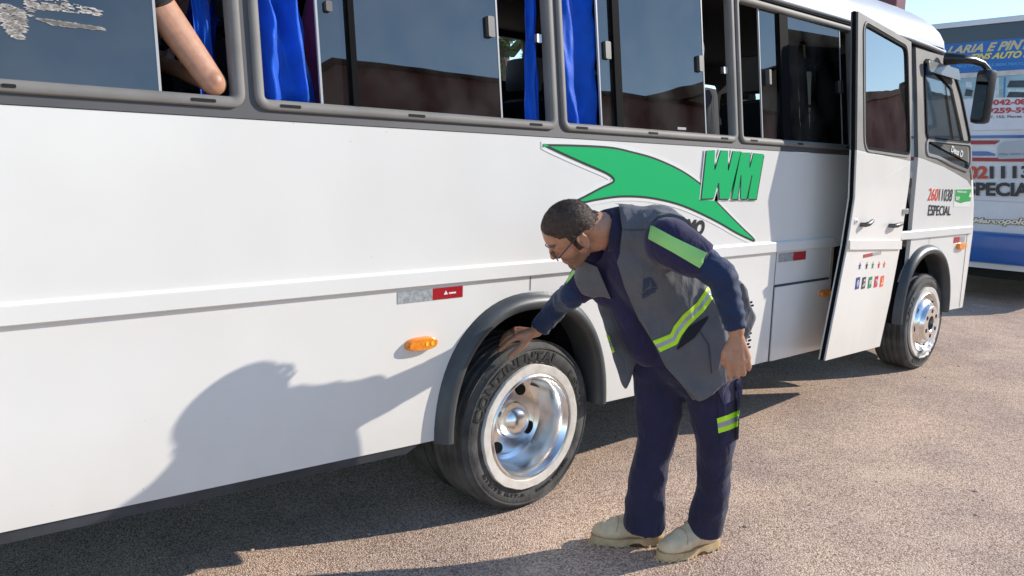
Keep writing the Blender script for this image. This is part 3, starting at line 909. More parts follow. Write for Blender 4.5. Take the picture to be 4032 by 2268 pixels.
def side_of(edge, lo):
    return [p for p in edge if (p[1] <= zb_) == lo]
low = side_of(edgeL, True) + [dxz(3374, 590), dxz(3585, 634)] + side_of(edgeR, True)
hi = [dxz(3374, 589)] + side_of(edgeL, False) + side_of(edgeR, False) + [dxz(3585, 633)]
door = plate('door', low, [], fdoor, 0.045, WHITE, bus)
plate('door_frame', hi, [gl], fdoor, 0.045, FRAME, door, -0.001)
frame_around('window_seal', gl, 0.013, RUBBER, door, fdoor, -0.006, 0.02)
frame_around('window_trim', [(x, z) for x, z in dil(gl, 0.02)], 0.012, FRAME, door, fdoor, -0.008, 0.02)
plate('door_pane', gl, [], fdoor, 0.005, GLASSD, door, 0.006)
bm = bmesh.new()
tube_bm(bm, [fdoor(x - 0.007, z, 0.022) for x, z in edgeL], 0.011, 8)
tube_bm(bm, [fdoor(x + 0.006, z, 0.03) for x, z in edgeR], 0.012, 8)
bmesh.ops.recalc_face_normals(bm, faces=bm.faces)
link('door_rubber', bm, RUBBER, door, True, 50)
mz = [dxz(3336, 982)[1], dxz(3336, 947)[1]]
plate('side_moulding', [(dxz(3337, 982)[0], mz[0]), (dxz(3541, 980)[0], dxz(3541, 980)[1]), (dxz(3544, 947)[0], dxz(3544, 947)[1]), (dxz(3338, 946)[0], mz[1])], [], fdoor, 0.02, WHITE, door, -0.016)
def handle(u0, v0, u1, v1, flip):
    a, b = dpt(u0, v0), dpt(u1, v1)
    bm = bmesh.new()
    n = Vector((0, -1, 0))
    tube_bm(bm, [a, a + n * 0.03, a * 0.7 + b * 0.3 + n * 0.042, b + n * 0.035, b + n * 0.028], [0.014, 0.015, 0.016, 0.013, 0.008], 10)
    bmesh.ops.recalc_face_normals(bm, faces=bm.faces)
    link('handle', bm, mat('dark_satin_handle', (0.10, 0.10, 0.10), 0.35, metal=0.5), door, True, 50)
handle(3388, 884, 3413, 868, 0)
handle(3500, 888, 3530, 880, 1)
p = dpt(3367, 871)
bm = bmesh.new(); lathe_bm(bm, [(0.0, -0.012), (0.008, -0.012), (0.016, -0.006), (0.017, 0.001)], p, seg=20)
link('lock', bm, CHROME, door, True, 40)
(ax, az), (bx, bz) = dxz(3398, 1016), dxz(3470, 988)
reflector(((ax, az), (bx, bz)), 0.5, fdoor, door, True, -0.0025)
STC = [(0.02, 0.05, 0.30), (0.03, 0.03, 0.04), (0.01, 0.25, 0.07), (0.65, 0.02, 0.07), (0.85, 0.12, 0.02)]
NMC = ['blue', 'black', 'green', 'crimson', 'orange']
for k, u in enumerate((3385, 3412, 3436, 3460, 3481)):
    c = dxz(u, 1048 - k * 1.5)
    pts = [(c[0] + (0.027 if i % 2 == 0 else 0.011) * math.sin(PI * i / 5), c[1] + (0.027 if i % 2 == 0 else 0.011) * math.cos(PI * i / 5)) for i in range(10)]
    plate('star_sticker', pts, [], fdoor, 0.001, mat('vinyl_' + NMC[k], STC[k], 0.4), door, -0.0025)
for k, (u, v) in enumerate(((3376, 1115), (3400, 1114), (3425, 1112), (3449, 1109), (3472, 1107))):
    cx, cz = dxz(u, v); hw, hh = 0.036, 0.038
    ic = plate('amenity_sticker', [(cx - hw, cz - hh), (cx + hw, cz - hh), (cx + hw, cz + hh), (cx - hw, cz + hh)], [], fdoor, 0.001, mat('vinyl_' + NMC[k], STC[k], 0.4), door, -0.0025)
    def qd(x0, z0, x1, z1): return [fdoor(cx + a, cz + b, 0) for a, b in ((x0, z0), (x1, z0), (x1, z1), (x0, z1))]
    if k in (2, 3):
        text_on('sticker_text', 'DVD' if k == 2 else 'TV', qd(-0.028, -0.012, 0.028, 0.016), DECALW, ic, bold=0.03, lift=0.004, thick=0.001)
    else:
        bm = bmesh.new()
        def cir(x, z, r, n=12): return [(cx + x + r * math.cos(2 * PI * i / n), cz + z + r * math.sin(2 * PI * i / n)) for i in range(n)]
        if k == 0:
            plate_bm(bm, cir(0, 0, 0.020), [cir(0, 0, 0.015)], fdoor, 0.001, -0.004)
            plate_bm(bm, [(cx - 0.010, cz - 0.006), (cx - 0.002, cz - 0.006), (cx + 0.006, cz - 0.012), (cx + 0.006, cz + 0.012), (cx - 0.002, cz + 0.006), (cx - 0.010, cz + 0.006)], [], fdoor, 0.001, -0.004)
        elif k == 1:
            plate_bm(bm, cir(-0.013, -0.017, 0.008), [], fdoor, 0.001, -0.004); plate_bm(bm, cir(0.011, -0.012, 0.008), [], fdoor, 0.001, -0.004)
            plate_bm(bm, [(cx - 0.008, cz - 0.016), (cx - 0.004, cz - 0.016), (cx - 0.004, cz + 0.012), (cx + 0.015, cz + 0.017), (cx + 0.015, cz - 0.012), (cx + 0.019, cz - 0.012), (cx + 0.019, cz + 0.025), (cx - 0.008, cz + 0.019)], [], fdoor, 0.001, -0.004)
        else:
            plate_bm(bm, [(cx - 0.018, cz - 0.02), (cx + 0.02, cz - 0.02), (cx + 0.02, cz - 0.015), (cx + 0.004, cz - 0.012), (cx + 0.002, cz + 0.02), (cx - 0.006, cz + 0.02), (cx - 0.004, cz - 0.012), (cx - 0.018, cz - 0.015)], [], fdoor, 0.001, -0.004)
        link('sticker_symbol', bm, DECALW, ic)
# door arms reaching back into the body
bm = bmesh.new()
for z in (0.62, 1.2):
    tube_bm(bm, [(5.3, -0.12, z), (5.5, 0.12, z + 0.02)], 0.018, 8)
link('door_arm', bm, BLACKP, door, True)
lt_ = dpt(3556, 832)
box('latch_tab', (lt_.x - 0.02, lt_.y - 0.015, lt_.z - 0.018), (lt_.x + 0.06, lt_.y - 0.003, lt_.z + 0.018), ALU, door, 0.004)

# ---------------- mirror
ma = onY(3722, 232, 0.06)
mb = onY(3790, 232, -0.06); mc = onY(3868, 250, -0.13); me_ = onY(3893, 275, -0.14)
mir = tube('mirror', [ma, ma * 0.6 + mb * 0.4, mb, (mb + mc) / 2 + Vector((0, 0, 0.008)), mc, me_], [0.05, 0.045, 0.035, 0.03, 0.024, 0.02], BLACKP, bus, 10)
mcx = onY(3864, 380, -0.14)
hw_, hh_ = 0.060, 0.205
mm = Matrix.Translation(mcx) @ Matrix.Rotation(math.radians(-8), 4, 'Z') @ Matrix.Rotation(math.radians(3), 4, 'X')
bm = bmesh.new()
box_bm(bm, (-0.02, -hw_, -hh_), (0.09, hw_, hh_), mm, 0.035)
hs = link('mirror_housing', bm, BLACKP, mir, True, 40)
bm = bmesh.new()
bm.faces.new([bm.verts.new(mm @ Vector((-0.023, y, z))) for y, z in rr(-hw_ + 0.016, -hh_ + 0.03, hw_ - 0.016, hh_ - 0.04, 0.03)])
link('mirror_glass', bm, mat('mirror_glass', (0.16, 0.17, 0.18), 0.03, metal=1.0), mir)

# ---------------- wheels
def tyre_bm(cx, y0, wd=0.225):
    bm = bmesh.new()
    R = 0.384
    prof = [(0.262, y0 + 0.012), (0.275, y0 + 0.002), (0.288, y0 - 0.004), (0.292, y0 - 0.001), (0.310, y0 - 0.010), (0.335, y0 - 0.010), (0.348, y0 - 0.006), (0.351, y0 - 0.010), (0.356, y0 - 0.009), (0.358, y0 - 0.003), (0.368, y0 + 0.006), (0.377, y0 + 0.016)]
    n = 5
    for k in range(n):
        a = y0 + 0.024 + (wd - 0.05) * k / (n - 1)
        prof += [(R, a - 0.012), (R, a + 0.008)] + ([(R - 0.010, a + 0.010), (R - 0.010, a + 0.02)] if k < n - 1 else [])
    prof += [(0.372, y0 + wd), (0.34, y0 + wd + 0.006), (0.27, y0 + wd)]
    def rf(r, y, a):
        z = r * math.sin(a)
        # the tyre settles a little where it meets the road
        if z < -0.30: return (r * (1 - 0.10 * min(1, ((-z - 0.30) / 0.084)) ** 3 * 0.25), y - (0.008 * ((-z - 0.30) / 0.084) if y < y0 + 0.03 else 0))
        return (r, y)
    lathe_bm(bm, prof, (cx, 0, 0.376), seg=120, rfun=rf)
    bmesh.ops.recalc_face_normals(bm, faces=bm.faces)
    return bm
def arc_text(name, body, cx, a0, a1, r0, r1, y, m, parent):
    me = text_mesh(body, 0.04, 0.0, 1.1, 0.5)
    vs = [v.co.copy() for v in me.vertices]
    x0, x1 = min(v.x for v in vs), max(v.x for v in vs); q0, q1 = min(v.y for v in vs), max(v.y for v in vs)
    for v, c in zip(me.vertices, vs):
        a = a0 + (a1 - a0) * (c.x - x0) / (x1 - x0); r = r0 + (r1 - r0) * (c.y - q0) / (q1 - q0)
        v.co = Vector((cx + r * math.cos(a), y - (0.003 if c.z > 0 else 0), 0.376 + r * math.sin(a)))
    return link_me(name, me, m, parent)
def ang(u, v, cx):
    p = onY(u, v, 0); return math.atan2(p.z - 0.376, p.x - cx)
def wheel(cx, kind):
    ty = link('wheel', tyre_bm(cx, 0.012), TYRE, bus, True, 35)
    if kind == 'rear':
        link('inner_tyre', tyre_bm(cx, 0.285), TYRE, ty, True, 35)
    def rag(r, y, a):
        if r > 0.27:
            k = noise.noise(Vector((math.cos(a) * 3, math.sin(a) * 3, cx))) * 0.006 + noise.noise(Vector((math.cos(a) * 14, math.sin(a) * 14, 2))) * 0.0022
            return (r + k, y)
        return (r, y)
    bm = bmesh.new()
    lathe_bm(bm, [(0.281, 0.010), (0.281, -0.007), (0.279, -0.0095), (0.262, -0.0095), (0.243, -0.008), (0.238, -0.003)], (cx, 0, 0.376), seg=120, rfun=rag)
    bmesh.ops.recalc_face_normals(bm, faces=bm.faces)
    link('rim_ring', bm, RING, ty, True, 40)
    bm = bmesh.new()
    if kind == 'rear':
        pr = [(0.240, 0.002), (0.238, -0.006), (0.232, -0.011), (0.225, -0.008), (0.219, 0.006), (0.214, 0.012), (0.208, 0.03), (0.202, 0.07), (0.197, 0.115), (0.188, 0.143), (0.17, 0.155), (0.12, 0.150), (0.092, 0.142), (0.078, 0.135)]
    else:
        pr = [(0.240, 0.002), (0.238, -0.006), (0.232, -0.010), (0.222, -0.002), (0.214, 0.028), (0.208, 0.038), (0.203, 0.038), (0.198, 0.028), (0.19, 0.010), (0.175, -0.012), (0.158, -0.022), (0.150, -0.022), (0.146, -0.028), (0.141, -0.046), (0.134, -0.053), (0.062, -0.053), (0.057, -0.048), (0.057, 0.0)]
    lathe_bm(bm, pr, (cx, 0, 0.376), seg=120)
    bmesh.ops.recalc_face_normals(bm, faces=bm.faces)
    rim = link('rim', bm, CHROME, ty, True, 30)
    HB = mat('hole_black', (0.004, 0.004, 0.005), 0.9)
    def hole_disc(r, a, y, rad, rad2=None, tilt=0.0):
        bm = bmesh.new()
        c = Vector((cx + r * math.cos(a), y, 0.376 + r * math.sin(a)))
        er = Vector((math.cos(a), tilt, math.sin(a))).normalized(); et = Vector((-math.sin(a), 0, math.cos(a)))
        vs = [bm.verts.new(c + er * rad * math.cos(t) + et * (rad2 or rad) * math.sin(t)) for t in [2 * PI * i / 20 for i in range(20)]]
        bm.faces.new(vs)
        link('rim_hole', bm, HB, rim)
    if kind == 'rear':
        for a in (62, -28, -118, 152): hole_disc(0.142, math.radians(a), 0.1475, 0.026, 0.032)
    else:
        for k in range(6): hole_disc(0.098, math.radians(30 + 60 * k), -0.0545, 0.017)
        for k in range(8): hole_disc(0.186, math.radians(10 + 45 * k), 0.0, 0.014, 0.022, -1.2)
        hole_disc(0.0, 0, -0.005, 0.058)
    if kind == 'rear':
        bm = bmesh.new()
        lathe_bm(bm, [(0.088, 0.145), (0.086, 0.120), (0.081, 0.106), (0.072, 0.092), (0.058, 0.078), (0.04, 0.068), (0.02, 0.0625), (0.001, 0.0615)], (cx, 0, 0.376), seg=64)
        bmesh.ops.recalc_face_normals(bm, faces=bm.faces)
        link('hub_cap', bm, CHROME, ty, True, 60)
        arc_text('tyre_lettering', 'CONTINENTAL', cx, ang(1868, 1665, cx), ang(2188, 1440, cx), 0.296, 0.342, 0.0015, TYRET, ty)
        arc_text('tyre_lettering', 'LSU1', cx, ang(2240, 1470, cx), ang(2290, 1590, cx), 0.302, 0.328, 0.0015, TYRET, ty)
        arc_text('tyre_lettering', '215/75 R17.5', cx, math.radians(-150), math.radians(-95), 0.318, 0.304, 0.0015, TYRET, ty)
        arc_text('tyre_lettering', 'RADIAL TUBELESS', cx, math.radians(-82), math.radians(-40), 0.318, 0.304, 0.0015, TYRET, ty)
        tube('valve', [(cx + 0.12, 0.14, 0.376 + 0.145), (cx + 0.17, 0.09, 0.376 + 0.13)], 0.006, BLACKP, ty, 8)
    else:
        arc_text('tyre_lettering', 'LSU1', cx, math.radians(172), math.radians(138), 0.302, 0.335, 0.0015, TYRET, ty)
        arc_text('tyre_lettering', 'CONTINENTAL', cx, math.radians(-120), math.radians(-40), 0.332, 0.302, 0.0015, TYRET, ty)
        # torn plastic hanging from the ring
        bm = bmesh.new()
        g = []
        for i in range(9):
            row = []
            for j in range(14):
                a = math.radians(-105 + 60 * j / 13); r = 0.20 + 0.085 * i / 8
                k = noise.noise(Vector((i * 0.5, j * 0.45, 3)))
                row.append(bm.verts.new((cx + (r + 0.012 * k) * math.cos(a), -0.018 - 0.03 * abs(k) - 0.012 * math.sin(i * 0.7), 0.376 + (r + 0.02 * k) * math.sin(a))))
            g.append(row)
        for i in range(8):
            for j in range(13): bm.faces.new((g[i][j], g[i][j + 1], g[i + 1][j + 1], g[i + 1][j]))
        link('torn_plastic', bm, mat('crumpled_white_plastic', (0.78, 0.77, 0.75), 0.6), ty, True)
    return ty
wheel(2.403, 'rear'); wheel(6.672, 'front')
for cx in (2.403, 6.672):
    bm = tyre_bm(cx, 0.012)
    for v in bm.verts: v.co.y = 2.1 - v.co.y
    bmesh.ops.reverse_faces(bm, faces=bm.faces)
    link('wheel', bm, TYRE, bus, True, 35)

# ---------------- curtains
def curtain(name, left, right, top_v, bot, yc, label, folds=5, amp=0.018, seed=0):
    """left/right: photo pixel columns at the top and the bottom of the visible cloth"""
    bm = bmesh.new()
    nx, nz = 48, 40
    G = []
    zt = ZT + 0.02
    for j in range(nz + 1):
        t = j / nz
        row = []
        for i in range(nx + 1):
            s = i / nx
            x0 = left[0] * (1 - t) + left[1] * t; x1 = right[0] * (1 - t) + right[1] * t
            x = x0 + (x1 - x0) * s
            z = zt * (1 - t) + bot * t
            ph = folds * 2 * PI * s + 0.9 * math.sin(2.2 * t + seed)
            k = amp * math.sin(ph) + amp * 0.9 * noise.noise(Vector((s * 3 + seed, t * 3.2, seed))) + amp * 0.9 * noise.noise(Vector((s * 7, t * 7, seed + 4)))
            row.append(bm.verts.new((x, SY(z) + yc + k, z)))
        G.append(row)
    for j in range(nz):
        for i in range(nx): bm.faces.new((G[j][i], G[j][i + 1], G[j + 1][i + 1], G[j + 1][i]))
    r = bmesh.ops.solidify(bm, geom=bm.faces[:], thickness=0.003)
    o = link(name, bm, BLUECUR, None, True, 60)
    tag(o, label, 'curtain', 'blue curtains in the minibus windows')
    return o
curtain('curtain', (1.015, 1.03), (1.075, 1.082), 0, 1.69, 0.13, 'narrow strip of blue curtain beside the passenger with the bare arm', 1, 0.008, 1)
curtain('curtain', (1.16, 1.17), (X(1180, 0) - 0.02, X(1300, 420)), 0, 1.70, 0.06, 'billowing blue curtain in front of the passenger in pink', 2.2, 0.034, 5)
curtain('curtain', (X(2118, 0), X(2098, 480)), (X(2150, 0), 2.47), 0, 1.69, 0.06, 'thin blue curtain edge hanging by the silver window catch', 1.5, 0.012, 9)
curtain('curtain', (2.555, 2.56), (X(2362, 0), X(2384, 500)), 0, 1.69, 0.065, 'smooth flat blue curtain filling the gap above the pointed tail of the green swoosh', 1.6, 0.02, 13)
# ------------------------------------------------------------------ coach parked ahead
CX = 11.0
COACHW = mat('coach_white', (0.62, 0.63, 0.65), 0.35, var=0.06, vscale=2, coat=0.2)
COACHB = mat('coach_blue', (0.008, 0.085, 0.32), 0.3, coat=0.3, var=0.1, vscale=3)
BANB = mat('banner_blue', (0.01, 0.13, 0.42), 0.5, var=0.08, vscale=4)
YEL = mat('banner_yellow', (0.75, 0.60, 0.12), 0.5)
TAN = mat('banner_tan', (0.55, 0.47, 0.27), 0.5)
coach = root('coach', (16.5, 1.45, 0), 'large white and blue coach with advertising panels across its rear, parked ahead of the minibus', 'coach')
def cp(u, v, d=0.0):
    return onX(u, v, CX - d)
def yz(u, v):
    p = onX(u, v, CX); return (p.y, p.z)
def fco(y, z, d): return Vector((CX + d, y, z))
ya, yb = 0.13, 2.72
H = onX(3850, 80, CX).z + 0.01
# body: superellipse roof shoulders, rear face slightly crowned
bm = bmesh.new()
def csec(x, ins=0.0):
    pts = [(ya + ins, 0.42), (ya + ins, 2.9)]
    for k in range(7):
        t = PI / 2 * k / 6
        pts.append((ya + ins + 0.35 * (1 - math.cos(t)), 2.9 + (H - 2.9) * math.sin(t)))
    pts += [(ya + yb - p[0], p[1]) for p in pts[::-1]]
    return [Vector((x, y, z)) for y, z in pts]
secs = [csec(CX, 0.02), csec(CX + 0.05), csec(CX + 11)]
VS = [[bm.verts.new(p) for p in s] for s in secs]
for a, b in zip(VS, VS[1:]):
    for k in range(len(a)):
        bm.faces.new((a[k], a[(k + 1) % len(a)], b[(k + 1) % len(a)], b[k]))
bm.faces.new(VS[0]); bm.faces.new(VS[-1][::-1])
bmesh.ops.recalc_face_normals(bm, faces=bm.faces)
link('body', bm, COACHW, coach)
y0c, y1c = ya + 0.025, yb - 0.025
def zc(v0, u=3900): return onX(u, v0, CX).z
def strip(name, z0, z1, m, off, y0=None, y1=None, t=0.012):
    return plate(name, rr(y0 if y0 is not None else y0c, z0, y1 if y1 is not None else y1c, z1, 0.02, 3), [], fco, t, m, coach, off)
zt0 = zc(96); zt1 = zc(160)
# the roof cap overhangs the rear window
strip('roof_cap', zt0, H - 0.02, COACHW, -0.05, y0c + 0.22, y1c - 0.22, 0.06)
strip('rear_window', zt1 - 0.03, zt0 - 0.003, mat('coach_dark_glass', (0.012, 0.016, 0.03), 0.12, spec=0.5), -0.014)
zb0 = zc(281)
bn = strip('banner', zb0, zt1, BANB, -0.018)
zs1 = zc(302)
strip('trim_strip', zs1, zb0 - 0.003, mat('banner_pale', (0.55, 0.50, 0.48), 0.6, var=0.12, vscale=12), -0.016)
zp0 = zc(384)
ph = strip('photo_panel', zp0, zs1 - 0.003, mat('photo_panel_sky', (0.28, 0.42, 0.47), 0.5, var=0.25, vscale=3), -0.018)
# workshop pictures: parked vehicles, posts and a dark van, kept generic
def pic(name, quad, m, off=-0.0195):
    return plate(name, [yz(*p) for p in quad], [], fco, 0.0012, m, ph, off)
P1 = mat('picture_blue', (0.05, 0.20, 0.42), 0.5); P2 = mat('picture_dark', (0.03, 0.045, 0.05), 0.5, var=0.4, vscale=20); P3 = mat('picture_pale', (0.55, 0.62, 0.62), 0.5, var=0.2, vscale=25); P4 = mat('picture_floor', (0.30, 0.40, 0.40), 0.5, var=0.2, vscale=12)
pic('picture', ((3798, 384), (3955, 384), (3955, 350), (3795, 350)), P4)
pic('picture', ((3800, 378), (3828, 380), (3835, 356), (3806, 350)), P2, -0.021)
pic('picture', ((3806, 345), (3828, 345), (3828, 322), (3806, 322)), P3, -0.021)
pic('picture', ((3906, 384), (3936, 384), (3936, 306), (3906, 306)), P3, -0.021)
pic('picture', ((3952, 384), (3960, 384), (3963, 304), (3955, 304)), P1, -0.021)
pic('picture', ((3966, 345), (4100, 345), (4100, 316), (3978, 318)), P2, -0.021)
pic('picture', ((3966, 384), (4100, 384), (4100, 366), (3976, 362)), P2, -0.022)
pic('picture', ((3970, 362), (4100, 362), (4100, 352), (3970, 352)), P3, -0.022)
CN = Vector((-1, 0, 0))
def ctext(body, q, m, parent, name='lettering', **k):
    k.setdefault('bold', 0.04); k.setdefault('lift', 0.02)
    return text_on(name, body, [cp(*p) for p in q], m, parent, CN, **k)
ctext('LARIA E PINTURA', ((3730, 214), (4172, 186), (4182, 142), (3738, 184)), TAN, bn, shear=0.25)
ctext('TINS AUTO SERVICE', ((3822, 236), (4190, 222), (4194, 188), (3830, 214)), YEL, bn, shear=0.25)
ctext('MULTIMARCAS BEM PERTO DE VOCE', ((3768, 268), (4150, 252), (4152, 240), (3770, 256)), mat('banner_light_blue', (0.06, 0.28, 0.58), 0.5), bn, shear=0.2)
wp = strip('phone_panel', zc(512), zp0 - 0.003, mat('phone_panel_white', (0.66, 0.66, 0.69), 0.5, var=0.05, vscale=5), -0.016)
RDK = mat('phone_red', (0.50, 0.05, 0.05), 0.5)
ctext('93042-0899', ((3868, 416), (4092, 412), (4094, 388), (3868, 394)), RDK, wp)
ctext('99259-5921', ((3866, 448), (4090, 444), (4092, 421), (3868, 426)), RDK, wp)
ctext('Rua 7, 152, Flores - Anexo', ((3862, 468), (4110, 463), (4110, 452), (3862, 457)), INK, wp, bold=0.01)
strip('stripe', zc(544), zc(533), COACHB, -0.016)
strip('stripe', zc(635), zc(621), mat('coach_red', (0.34, 0.02, 0.03), 0.4), -0.016)
plate('stripe', [yz(*p) for p in ((3760, 568), (3918, 568), (3938, 553), (3760, 553))], [], fco, 0.01, MATS['coach_red'], coach, -0.016)
plate('stripe', [yz(*p) for p in ((3760, 613), (3918, 613), (3918, 606), (3888, 596), (3760, 596))], [], fco, 0.01, COACHB, coach, -0.016)
sp = plate('notice_plate', round_poly([yz(*p) for p in ((3930, 627), (4110, 622), (4110, 552), (3952, 556), (3930, 575))], 0.03), [], fco, 0.01, mat('notice_grey', (0.40, 0.43, 0.45), 0.5), coach, -0.022)
ctext('(92) 3236-4301', ((3936, 614), (4070, 611), (4070, 601), (3936, 604)), mat('notice_ink', (0.25, 0.27, 0.29), 0.5), sp, lift=0.024)
ctext('02', ((3810, 705), (3891, 704), (3892, 653), (3811, 655)), mat('coach_number_red', (0.55, 0.07, 0.03), 0.5), coach, 'number')
ctext('11131', ((3899, 704), (4098, 701), (4099, 652), (3899, 654)), INK, coach, 'number')
ctext('ESPECIAL', ((3772, 769), (4098, 776), (4098, 720), (3773, 717)), INK, coach)
ctext('Marcopolo', ((3828, 884), (4050, 897), (4051, 858), (3828, 856)), mat('badge_shadow', (0.05, 0.05, 0.05), 0.4), coach, 'badge', shear=0.3, bold=0.08, lift=0.002, thick=0.012)
ctext('Marcopolo', ((3831, 882), (4051, 894), (4052, 860), (3831, 859)), mat('badge_metal', (0.55, 0.52, 0.45), 0.3, metal=0.6), coach, 'badge', shear=0.3, bold=0.04, lift=0.016, thick=0.004)
bz = zc(913)
bm = bmesh.new()
box_bm(bm, (CX - 0.09, ya - 0.01, zc(1036)), (CX + 0.5, yb + 0.01, bz), None, 0.05)
link('bumper', bm, COACHB, coach, True, 40)
strip('shut_line', zc(792), zc(790), mat('coach_gap', (0.4, 0.4, 0.42), 0.6), -0.003)
for k in range(6):
    xa = CX + 0.7 + k * 1.68
    plate('side_window', rr(xa, 1.75, xa + 1.6, 2.72, 0.06), [], lambda x, z, d: Vector((x, ya + d, z)), 0.012, MATS['coach_dark_glass'], coach, -0.008)
plate('side_skirt', [(CX + 0.5, 0.45), (CX + 10.9, 0.45), (CX + 10.9, 0.95), (CX + 0.5, 0.95)], [], lambda x, z, d: Vector((x, ya + d, z)), 0.02, COACHB, coach, -0.012)
for yy in (ya + 0.16, yb - 0.34):
    box('tail_lamp', (CX - 0.016, yy, 0.98), (CX + 0.02, yy + 0.16, 1.06), mat('tail_lamp_red', (0.45, 0.02, 0.02), 0.25), coach, 0.006)
box('chassis', (CX + 0.3, ya + 0.3, 0.28), (CX + 10.5, yb - 0.3, 0.6), UNDER, coach, 0)
for yy in (ya + 0.14, yb - 0.42):
    for xx in (CX + 2.6, CX + 8.6):
        bm = bmesh.new()
        lathe_bm(bm, [(0.0, 0.02), (0.28, 0.02), (0.30, 0), (0.48, 0), (0.5, 0.04), (0.5, 0.24), (0.48, 0.28), (0.0, 0.28)], (xx, yy, 0.5), seg=48)
        bmesh.ops.recalc_face_normals(bm, faces=bm.faces)
        link('wheel', bm, TYRE, coach, True, 40)

# ------------------------------------------------------------------ street buildings that the windows reflect
WALLM = mat('maroon_wall_paint', (0.27, 0.12, 0.11), 0.8, var=0.15, vscale=0.6, detail=8)
WALLT = mat('tan_wall_paint', (0.30, 0.24, 0.19), 0.85, var=0.15, vscale=0.5, detail=8)
ROOFM = mat('rusty_roof_sheet', (0.22, 0.12, 0.09), 0.6, var=0.25, vscale=0.8)
DARKW = mat('dark_shutter', (0.035, 0.036, 0.04), 0.5, var=0.2, vscale=2)
def hall(x0, x1, y0, y1, h, label, wallm, roof_h=1.2, shut=5):
    r = root('warehouse', ((x0 + x1) / 2, (y0 + y1) / 2, 0), label, 'building')
    bm = bmesh.new(); box_bm(bm, (x0, y0, 0), (x1, y1, h), None, 0.0)
    link('wall', bm, wallm, r)
    bm = bmesh.new()
    ym = (y0 + y1) / 2
    a = [bm.verts.new(p) for p in ((x0 - 0.4, y1 + 0.5, h + 0.003), (x1 + 0.4, y1 + 0.5, h + 0.003), (x1 + 0.4, ym, h + roof_h), (x0 - 0.4, ym, h + roof_h), (x0 - 0.4, y0 - 0.5, h + 0.003), (x1 + 0.4, y0 - 0.5, h + 0.003))]
    bm.faces.new((a[0], a[1], a[2], a[3])); bm.faces.new((a[3], a[2], a[5], a[4])); bm.faces.new((a[0], a[3], a[4])); bm.faces.new((a[1], a[5], a[2]))
    bmesh.ops.recalc_face_normals(bm, faces=bm.faces)
    link('roof', bm, ROOFM, r)
    for k in range(shut):
        xa = x0 + (x1 - x0) * (k + 0.2) / shut; xb = x0 + (x1 - x0) * (k + 0.75) / shut
        bm = bmesh.new(); box_bm(bm, (xa, y1 - 0.05, 0.0), (xb, y1 + 0.06, min(3.4, h * 0.5)), None, 0.02)
        sh = link('shutter', bm, DARKW, r)
    return r
hall(12.5, 38.2, -30, -18, 8.8, 'long low maroon workshop across the road behind the camera', WALLM, 0.4, 7)
hall(39, 74, -36, -18.5, 11.6, 'tall tan warehouse across the road beyond the maroon workshop', WALLT, 1.0, 6)

hall(78, 100, -26, -5, 12.5, 'maroon hall closing the far end of the street ahead', WALLM, 1.5, 4)
# ------------------------------------------------------------------ trees on the far side of the minibus
LEAF = mat('tree_leaf', (0.10, 0.16, 0.035), 0.6, col2=(0.045, 0.085, 0.02), vscale=1.5)
BARK = mat('tree_bark', (0.13, 0.10, 0.075), 0.9, var=0.3, vscale=12)
def tree(x, y, h, rad, label, n=5200, seed=1):
    rnd = random.Random(seed)
    r = root('tree', (x, y, 0), label, 'tree', 'trees behind the minibus')
    bm = bmesh.new()
    tube_bm(bm, [(x, y, -0.1), (x + 0.05, y, h * 0.25), (x - 0.1, y + 0.1, h * 0.5), (x, y, h * 0.8)], [0.2, 0.16, 0.12, 0.04], 10)
    for k in range(7):
        a = rnd.uniform(0, 2 * PI); z = h * rnd.uniform(0.28, 0.6)
        tube_bm(bm, [(x, y, z), (x + math.cos(a) * rad * 0.4, y + math.sin(a) * rad * 0.4, z + h * 0.12), (x + math.cos(a) * rad * 0.8, y + math.sin(a) * rad * 0.8, z + h * 0.2)], [0.08, 0.05, 0.02], 6)
    bmesh.ops.recalc_face_normals(bm, faces=bm.faces)
    link('trunk', bm, BARK, r, True)
    bm = bmesh.new()
    cl = [(x + rnd.gauss(0, rad * 0.45), y + rnd.gauss(0, rad * 0.45), h * rnd.uniform(0.22, 0.95), rad * rnd.uniform(0.25, 0.5)) for _ in range(22)]
    for k in range(n):
        c = rnd.choice(cl)
        d = Vector((rnd.gauss(0, 1), rnd.gauss(0, 1), rnd.gauss(0, 1))).normalized() * c[3] * rnd.random() ** 0.4
        p = Vector(c[:3]) + d
        s = rnd.uniform(0.05, 0.11)
        u = Vector((rnd.gauss(0, 1), rnd.gauss(0, 1), rnd.gauss(0, 0.5))).normalized(); v = u.cross(Vector((rnd.gauss(0, 1), rnd.gauss(0, 1), 1))).normalized()
        bm.faces.new([bm.verts.new(p + q) for q in (u * s, v * s * 0.42, -u * s, -v * s * 0.42)])
    link('crown', bm, LEAF, r)
tp = onY(2010, 255, 7.5)
tree(tp.x, tp.y, 6.0, 2.0, 'leafy green tree seen through the open far window of the minibus', seed=3)
tp2 = onY(1240, 120, 8.5)
tree(tp2.x, tp2.y, 6.5, 2.2, 'leafy green tree standing behind the middle of the minibus', seed=8)

